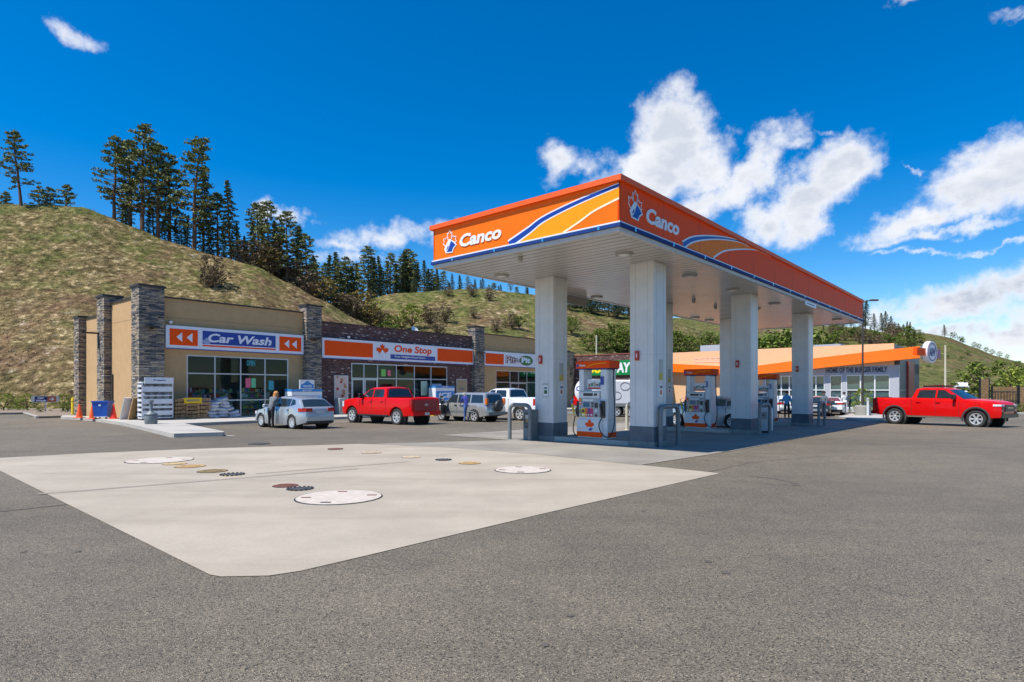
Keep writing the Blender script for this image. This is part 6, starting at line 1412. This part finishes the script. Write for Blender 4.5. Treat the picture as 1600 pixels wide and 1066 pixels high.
# ================================================================ TREES AND PLANTS
def clump(b, c, r, n, m, size, rr, flat=1.0, up=.0):
    for _ in range(n):
        d = Vector((rr.gauss(0,1), rr.gauss(0,1), rr.gauss(0,1)*flat)).normalized()*r*rr.random()**.45; d.z *= flat
        p = c+d; a = Vector((rr.gauss(0,1),rr.gauss(0,1),rr.gauss(0,1))).normalized(); e = a.cross(Vector((rr.gauss(0,1),rr.gauss(0,1),rr.gauss(0,1)))).normalized()
        s_ = size*rr.uniform(.6,1.4)
        b.add([p-a*s_*.5, p+e*s_*.32, p+a*s_*.6+Vector((0,0,up*s_)), p-e*s_*.32], [(0,1,2,3)], m)
def tree_mesh(kind, seed, h=10.0):
    rr = random.Random(seed); t = MB(); f = MB()
    if kind in ('pine','fir','snag'):
        lean = Vector((rr.uniform(-.3,.3),rr.uniform(-.3,.3),0)); tp = [Vector((0,0,-.6))]+[lean*(i/5)**2+Vector((rr.uniform(-.06,.06),rr.uniform(-.06,.06),h*i/6)) for i in range(1,7)]
        r0 = h*(.016 if kind == 'pine' else .014); t.tube(tp, [r0*(1.15-i/6) for i in range(7)], BARK, 7)
        if kind == 'pine':
            z0 = h*rr.uniform(.20,.34); nb = 62; 
            for i in range(nb):
                fz = i/nb; z = z0+(h*.985-z0)*fz**.9; prof = (1-fz)**.62*(.42+.58*min(1,fz*3.2+.25)); L_ = h*.185*prof*rr.uniform(.55,1.25)+.2; a = i*2.4+rr.uniform(-.5,.5)
                if rr.random() < .10: continue
                base = lean*(z/h)**2+Vector((0,0,z)); d = Vector((cos(a),sin(a),rr.uniform(-.12,.35)-.15*(1-fz)))
                tip = base+d*L_; t.tube([base, base+d*L_*.5+Vector((0,0,-.05*L_)), tip], [.05*(1.1-fz),.035*(1.1-fz),.015], BARK, 4, caps=False)
                for k,q in enumerate((.45,.72,1.0)):
                    if rr.random() < .20 and k == 0: continue
                    clump(f, base+d*L_*q+Vector((rr.uniform(-.15,.15),rr.uniform(-.15,.15),.08)), h*.029*rr.uniform(.6,1.35), 24, L_PINE, h*.0185, rr, .62, .25)
            clump(f, lean+Vector((0,0,h*.99)), h*.025, 14, L_PINE, h*.022, rr, 1.2)
        elif kind == 'fir':
            z0 = h*rr.uniform(.06,.14); nb = 84
            for i in range(nb):
                fz = i/nb; z = z0+(h-z0)*fz; L_ = h*.17*(1-fz)**.85*rr.uniform(.6,1.2)+.1; a = i*2.4+rr.uniform(-.4,.4); base = lean*(z/h)**2+Vector((0,0,z)); d = Vector((cos(a),sin(a),-.22))
                for q in (.3,.62,.95): clump(f, base+d*L_*q, h*.024*(1.25-fz*.7)*rr.uniform(.7,1.3), 18, L_FIR, h*.0185, rr, .5, -.2)
            clump(f, lean+Vector((0,0,h)), h*.014, 10, L_FIR, h*.018, rr, 2.0)
    else:
        low = kind.endswith('low'); kind = kind.replace('low','')
        m = {'dec':L_DEC,'yel':L_YEL,'brown':L_BRN,'rust':L_RUST}[kind]; nl = 7
        for i in range(nl):
            a = i*2.4+rr.uniform(-.4,.4); d = Vector((cos(a)*rr.uniform(.2,.55),sin(a)*rr.uniform(.2,.55),1)).normalized(); L_ = h*rr.uniform(.55,.85)
            t.tube([Vector((0,0,-.2)), Vector((0,0,h*.12)), d*L_*.6, d*L_+Vector((cos(a),sin(a),0))*h*.08], [h*.03,h*.024,h*.012,h*.004], BARK, 5)
        nc = {'dec':85,'yel':80,'brown':60,'rust':60}[kind]
        for i in range(nc):
            a = rr.uniform(0,2*pi); zz = rr.uniform(.05,1) if low else rr.uniform(.18,1)**.8; w_ = (.46*sqrt(max(0,1-((zz-.25)/.78)**2)) if low else .36*sqrt(max(0,1-((zz-.52)/.56)**2)))*rr.uniform(.35,1.12)
            c = Vector((cos(a)*w_*h, sin(a)*w_*h, zz*h*.95)); clump(f, c, h*.075*rr.uniform(.6,1.3), {'brown':14,'rust':16}.get(kind,24), m, h*(.042 if kind in('dec','yel') else .05), rr, .8)
            if kind == 'brown': t.tube([Vector((c.x*.2,c.y*.2,c.z*.3)), c*1.03], [h*.008,h*.002], L_BRN, 3, caps=False)
    return t, f
PROTO = {}
def make_tree(kind, seed, name, label, cat, loc, h, group, rz=0, wide=1.0):
    key = (kind, seed)
    if key not in PROTO:
        t, f = tree_mesh(kind, seed); o = thing(name, label, cat, loc, rz, group); t.build('trunk', o); f.build('crown', o); PROTO[key] = o
    else: o = copy_tree(PROTO[key]); o.name = name; o['label'] = label; o['category'] = cat
    o.location = loc; o.rotation_euler = (0,0,rz); o.scale = (h/10*wide,h/10*wide,h/10)
    if group: o['group'] = group
    elif 'group' in o: del o['group']
    if 'leaning' in label: o.rotation_euler = (0,radians(-6),0)
    return o
def on(H, px, t): v = H.z(px, t); v.z -= .15; return v
rr = random.Random(21)
def px_h(v, pytop): return EYE+v.y*(HY-pytop)/F-v.z       # height that reaches a given survey line
# --- pines on the left hill: bearing, top line, position across the crest
for i,(px,top,t,kind,sd,lab) in enumerate([
    (33,203,.985,'pine',1,'leaning lone pine standing on the left hilltop'),
    (178,214,1.06,'pine',3,'leftmost tall pine of the hilltop group'),(222,194,1.04,'pine',4,'tallest pine of the hilltop group'),(205,222,1.12,'pine',5,'pine behind the tallest one of the hilltop group'),(247,224,1.05,'pine',6,'tall pine right of the tallest one in the hilltop group'),
    (266,240,1.12,'pine',7,'slender pine in the middle of the hilltop group'),(303,214,1.04,'pine',8,'tall broad pine on the right of the hilltop group'),(318,262,1.10,'fir',1,'narrow conifer behind the broad right pine'),
    (360,282,1.06,'fir',2,'dark conifer with a thin tip at the right end of the hilltop group'),(340,300,1.12,'pine',2,'short pine beside the thin tipped conifer')]):
    v = on(H1, px, t); h = px_h(v, top); make_tree(kind, sd, 'pine_tree' if kind == 'pine' else 'fir_tree', lab, 'tree', tuple(v), h, None, rr.uniform(0,6), 1.15 if kind=='pine' else 1.0)
for px,top in ((64,292),(76,294),(101,289),(10,300)):
    v = on(H1, px, 1.35); make_tree('pine', 3+px%5, 'pine_tree','small far pine peeping over the left hilltop','tree',tuple(v),px_h(v,top),'small pines behind the left hilltop',rr.uniform(0,6),1.2)
for px in (190,196,232,240,258,276,284,292,328,350,372,382):
    v = on(H1, px, 1.08+rr.uniform(0,.12)); ry = H1.z(px,1.0); top = HY-(ry.z-EYE)/ry.y*F-rr.uniform(22,60)
    k_ = rr.choice(('pine','fir','fir')); make_tree(k_, 1+int(px)%2 if k_=='fir' else 3+int(px)%5, 'fir_tree' if k_=='fir' else 'pine_tree','low young conifer under the tall pines of the left hilltop','tree',tuple(v),max(3,px_h(v,top)),'young conifers under the hilltop pines',rr.uniform(0,6),1.1)
# --- middle group descending along the gully
for px,top,t,kind,sd in ((404,318,1.10,'pine',5),(420,314,1.05,'pine',1),(432,345,1.12,'fir',1),(449,330,1.06,'pine',4),(462,352,1.14,'fir',2),(480,366,1.08,'pine',6),(394,350,1.2,'fir',1),(412,352,1.16,'fir',2),(440,360,1.2,'pine',7)):
    v = on(H1, px, t); make_tree(kind, sd, 'pine_tree' if kind=='pine' else 'fir_tree','dark conifer in the clump on the slope left of centre','tree',tuple(v),px_h(v,top),'conifer clump on the slope above the brick shop',rr.uniform(0,6),1.2 if kind=='pine' else 1.25)
# --- row along the second crest
row = [(496,400),(508,398),(524,394),(538,410),(545,402),(560,412),(574,386),(586,404),(598,400),(606,396),(616,412),(626,398),(636,392),(642,390),(652,412),(664,406),(672,420),(684,418),(696,424),(706,428),(718,430),(730,432),(742,436),(756,440),(768,442),(780,446),(796,446),(812,448),(826,450)]
for px,top in row:
    for k in range(2):
        p = px+rr.uniform(-5,5); v = on(H2, p, 1.02+rr.uniform(0,.14)); kd = 'fir' if rr.random() < .62 else 'pine'
        make_tree(kd, rr.choice((1,2)) if kd=='fir' else rr.choice((3,4,5,6,7)), 'fir_tree' if kd=='fir' else 'pine_tree','dark conifer in the dense row along the second hill crest','tree',tuple(v),max(6,px_h(v,top+(k*14))),'conifers along the second hill crest',rr.uniform(0,6),1.25)
for k in range(26):
    p = 884+k*4.6+rr.uniform(-3,3); v = on(H2, p, .90+rr.uniform(-.02,.14)); make_tree('fir', rr.choice((1,2)),'fir_tree','dark conifer on the hill seen between the canopy columns','tree',tuple(v),rr.uniform(8,13),'conifers on the hill between the columns',rr.uniform(0,6),1.4)
# --- brown bushes in the gully and over the slopes
BR = []
for k in range(46):
    q = rr.random(); px = 390+q*215+rr.uniform(-8,8); BR.append((px, 1.03+rr.uniform(0,.16), rr.uniform(4.2,7.0)))
for px,t,h in BR:
    v = on(H1, px, t); kd = rr.choice(('brown','brown','rust','brown','dec') if px > 520 else ('brown','brown','brown','rust')); make_tree(kd, rr.choice((1,2)), 'bush','brownish leafless bush in the gully between the two hills','bush',tuple(v),h,'bushes in the gully',rr.uniform(0,6),1.3)
for px,t,h in ((333,.74,5.5),(325,.72,3.5)): make_tree('brown',1,'bush','bare grey bush alone on the sunny left slope','bush',tuple(on(H1,px,t)),h,'bare bushes on the left slope',1,1.2)
make_tree('rust',1,'bush','rust yellow bush standing above the brown gully bushes','bush',tuple(on(H2,566,.72)),12,None,2,1.1)
for px,t,h in ((672,.62,7),(695,.66,6),(684,.52,5),(740,.70,4),(738,.92,5),(764,.86,5),(700,.93,4),(800,.6,5),(775,.55,4)):
    make_tree('brown',rr.choice((1,2)),'bush','grey brown bush scattered on the second hill','bush',tuple(on(H2,px,t)),h,'scattered bushes on the second hill',rr.uniform(0,6),1.3)
def yb(H, px, py):                                # where a hill passes a survey line
    lo, hi = 0.02, 1.0
    for _ in range(30):
        m = (lo+hi)/2; v = H.z(px, m)
        if HY-(v.z-EYE)/v.y*F > py: lo = m
        else: hi = m
    return on(H, px, lo)
def gtree(H, px, pyb, pyt, kind, sd, lab, cat='tree', group=None, wide=1.1, nm='leafy_tree'):
    v = yb(H, px, pyb); make_tree(kind, sd, nm, lab, cat, tuple(v), px_h(v, pyt), group, rr.uniform(0,6), wide)
gtree(H2,644,513,474,'yel',1,'bright yellow green tree above the brick shop roof',wide=1.25)
gtree(H2,628,515,494,'dec',1,'darker green bush left of the bright yellow green tree','bush',wide=1.5,nm='bush'); gtree(H2,613,512,490,'dec',2,'green bush at the foot of the gully above the brick shop','bush',wide=1.6,nm='bush'); gtree(H2,600,508,485,'brown',2,'brown bush at the foot of the gully','bush',wide=1.5,nm='bush')
gtree(H2,811,514,492,'dec',2,'dark green bush on the slope left of the left column','bush',wide=1.4,nm='bush'); gtree(H2,790,512,502,'dec',1,'low green bush on the slope above the Pita Pit shop','bush',wide=1.6,nm='bush')
gtree(H2,893,524,494,'dec',1,'green bush right of the left column','bush',wide=1.3,nm='bush')
gtree(H2,919,548,518,'dec',2,'rounded green tree behind the pale slim pole',wide=1.2)
for px,b_,t_ in ((945,548,506),(960,548,503),(974,549,508),(983,551,515),(936,549,514),(992,551,512)): gtree(H2,px,b_,t_,'declow',1+int(px)%2,'willowy green tree in the thicket behind pump one','tree','green thicket behind pump one',1.3)
for px in (1050,1060,1070,1080,1090,1100,1108,1115): gtree(H2,px,552,rr.uniform(512,526),'declow',1+int(px)%2,'green tree in the thicket above the peach wall','tree','green thicket above the peach wall',1.4)
for px in (1195,1203,1211,1219,1227,1235,1243,1252): v = Vector(((px-HX)/F*120,120,G(120))); make_tree('declow',1+int(px)%2,'leafy_tree','green tree in the thicket between the last two columns','tree',tuple(v),px_h(v,rr.uniform(508,520)),'green thicket between the last columns',rr.uniform(0,6),1.2)
for k in range(64):
    px = rr.uniform(1278,1432); py = rr.uniform(512,540)+(px-1278)*.045; kd = rr.choice(('fir','dec','dec','brown','fir')); v = yb(H3,px,min(py,545))
    make_tree(kd, rr.choice((1,2)), 'fir_tree' if kd=='fir' else 'bush','small tree scattered on the right hill behind the drive-in','tree' ,tuple(v),rr.uniform(5,11),'small trees behind the drive-in',rr.uniform(0,6),1.4)
for px,h in ((1352,22),(1349,14),(1378,15),(1384,17),(1405,9),(1411,8),(1421,9),(1476,9),(1489,8),(1501,7),(1504,6),(1522,6),(1530,6),(1541,6),(1550,6),(1562,6),(1574,5),(1302,12),(1318,12),(1330,12),(1366,13),(1392,14),(1398,10)):
    v = on(H3,px,1.0); make_tree('fir' if px < 1485 else 'declow', 1+px%2,'fir_tree' if px < 1485 else 'small_tree','tiny tree on the skyline of the right hill','tree',tuple(v),h*(1.1 if px < 1485 else .75),'trees on the right skyline',rr.uniform(0,6),1.5 if px < 1485 else 1.1)
for px,py in ((1440,535),(1466,556),(1481,560),(1502,562),(1512,555),(1530,575),(1560,578),(1580,580),(1450,575),(1590,572)): gtree(H3,px,py,py-rr.uniform(5,9),'dec',1,'small dark shrub dotted over the right hillside','bush','shrubs on the right hillside',1.5,'bush')
# street trees at right
v = Vector(((1541-HX)/F*66,66,G(62)-.2)); make_tree('dec',5,'leafy_tree','spreading green tree behind the wooden enclosure','tree',tuple(v),px_h(v,562),None,1,1.35)
v = Vector(((1602-HX)/F*58,58,G(58)-.2)); make_tree('yel',2,'leafy_tree','yellow green tree cut by the right edge of the photo','tree',tuple(v),px_h(v,570),None,1,1.0)
v = Vector(((1594-HX)/F*75,75,G(75)-.2)); make_tree('dec',2,'leafy_tree','dark thin tree near the right edge','tree',tuple(v),px_h(v,566),None,1,.9)
# bed shrubs at left
for px,py,h,k,lab in ((6,641,1.7,'yel','yellow green shrub at the left edge in the planting bed'),(42,641,1.6,'yel','yellow green shrub left of the small car wash sign'),(31,640,1.2,'dec','green shrub between two yellow green ones in the bed'),(99,642,1.6,'yel','yellow green shrub right of the small car wash sign'),(106,644,1.0,'dec','low green shrub near the yellow bollard'),(63,644.5,.55,'dec','low green shrub under the small car wash sign'),(-20,641,1.4,'yel','yellow green shrub beyond the left edge')):
    if px < 0: continue
    q = gp(px,py,.1); make_tree(k+'low',1 if k=='yel' else 2,'shrub',lab,'shrub',tuple(q),h,None,rr.uniform(0,6),1.35)
for i,(px,py) in enumerate(((111,640),(115,640))): q = gp(px,py,.1); make_tree('brown',1,'shrub','thin bare shrub beside the yellow bollard','shrub',tuple(q),2.0,'bare shrubs by the bollard',i,.5)
# planting on the lamp island
q = gp(1351,648.5,.12); make_tree('yellow'[:3]+'low',1,'shrub','yellow green shrub on the kerbed island by the lamp post','shrub',(q.x+.4,q.y+.8,q.z),2.0,None,0,.9)
# wooden enclosure on the right
def wall_box(name, lab, px0, px1, Y, ztop, m, cat='fence'):
    x0,x1 = (px0-HX)/F*Y,(px1-HX)/F*Y; w = (x1-x0)/2; o = thing(name, lab, cat, ((x0+x1)/2,Y,G(Y)),0); b = MB(); n = int(ztop/.22)
    for k in range(n): b.box(-w+.1,w-.1,-.04,.04,.05+k*.22,.05+k*.22+.20,m)
    b.build('boards', o)
    for s_ in (-w,w-.1): b = MB(); b.box(s_,s_+.1,-.06,.06,-.2,ztop+.06,PLBK); b.build('frame_post', o)
    return o
CED = mat('cedar_boards',(.22,.12,.05),.7,col2=(.36,.21,.10),scale=5)
wall_box('wooden_enclosure','tall narrow cedar panel in a black frame behind the red pickup',1530,1546,50,2.9,CED); wall_box('wooden_fence','cedar board fence with black posts right of the tall panel',1549,1590,50,2.3,CED); wall_box('wooden_fence','cedar board fence piece at the right edge of the photo',1591,1625,50,2.3,CED)
x0 = (1550-HX)/F*49.7; b = MB()
for k in range(9): b.tube([(x0+.25*k,49.7,G(50)+.3),(x0+.25*k+.02,49.7,G(50)+1.7+.1*(k%2))],.03,PLBK,5)
b.box(x0-.1,x0+2.1,49.68,49.72,G(50)+1.75,G(50)+1.85,PLBK); o = b.build('metal_screen'); o['label'] = 'thin black metal screen in front of the cedar fence'; o['category'] = 'screen'
for i,px in enumerate((1516,1524,1580,1595)): q = Vector(((px-HX)/F*48.5,48.5,G(48.5))); make_tree('declow' if i > 1 else 'brownlow',2,'shrub',['brown shrub left of the tall cedar panel','low brown shrub touching the tall cedar panel','green shrub at the foot of the cedar fence','green shrub at the foot of the fence at the right edge'][i],'shrub',tuple(q),1.5 if i < 2 else .9,None,i,1.4)
b = MB(); b.prism([((1540-HX)/F*46,46),((1700-HX)/F*46,46),((1700-HX)/F*49,49),((1540-HX)/F*49,49)], lambda x,y:G(y)-.2, lambda x,y:G(y)+.12, CONC3); structure(b,'kerb_far')
# pale gravel yard behind the enclosure
b = MB(); pts = [(60,80),(140,80),(260,150),(95,150)]; b.add([(x,y,G(y)+.05) for x,y in pts],[(0,1,2,3)],mat('gravel',(.42,.38,.34),.95,var=.2,scale=1)); structure(b,'gravel_yard')
# dry grass tufts on the near hill
tb = MB(); tr = random.Random(9); TF = leafmat('dry_tufts',(.07,.055,.02),(.20,.15,.07),(.45,.35,.2))
for _ in range(12000):
    px = tr.uniform(-260,640); t = tr.uniform(.03,1.04); v = H1.z(px,t); s_ = tr.uniform(.10,.34)
    for k in range(2):
        a = tr.uniform(0,2*pi); d = Vector((cos(a),sin(a),0))*s_*.45; tb.add([v-d*.5+Vector((0,0,-.05)), v+d*.5+Vector((0,0,-.05)), v+Vector((tr.uniform(-.15,.15),tr.uniform(-.15,.15),s_*tr.uniform(.35,.8)))], [(0,1,2)], TF)
o = tb.build('dry_grass'); o['kind'] = 'stuff'; o['label'] = 'dry grass tufts over the left hillside'; o['category'] = 'grass'
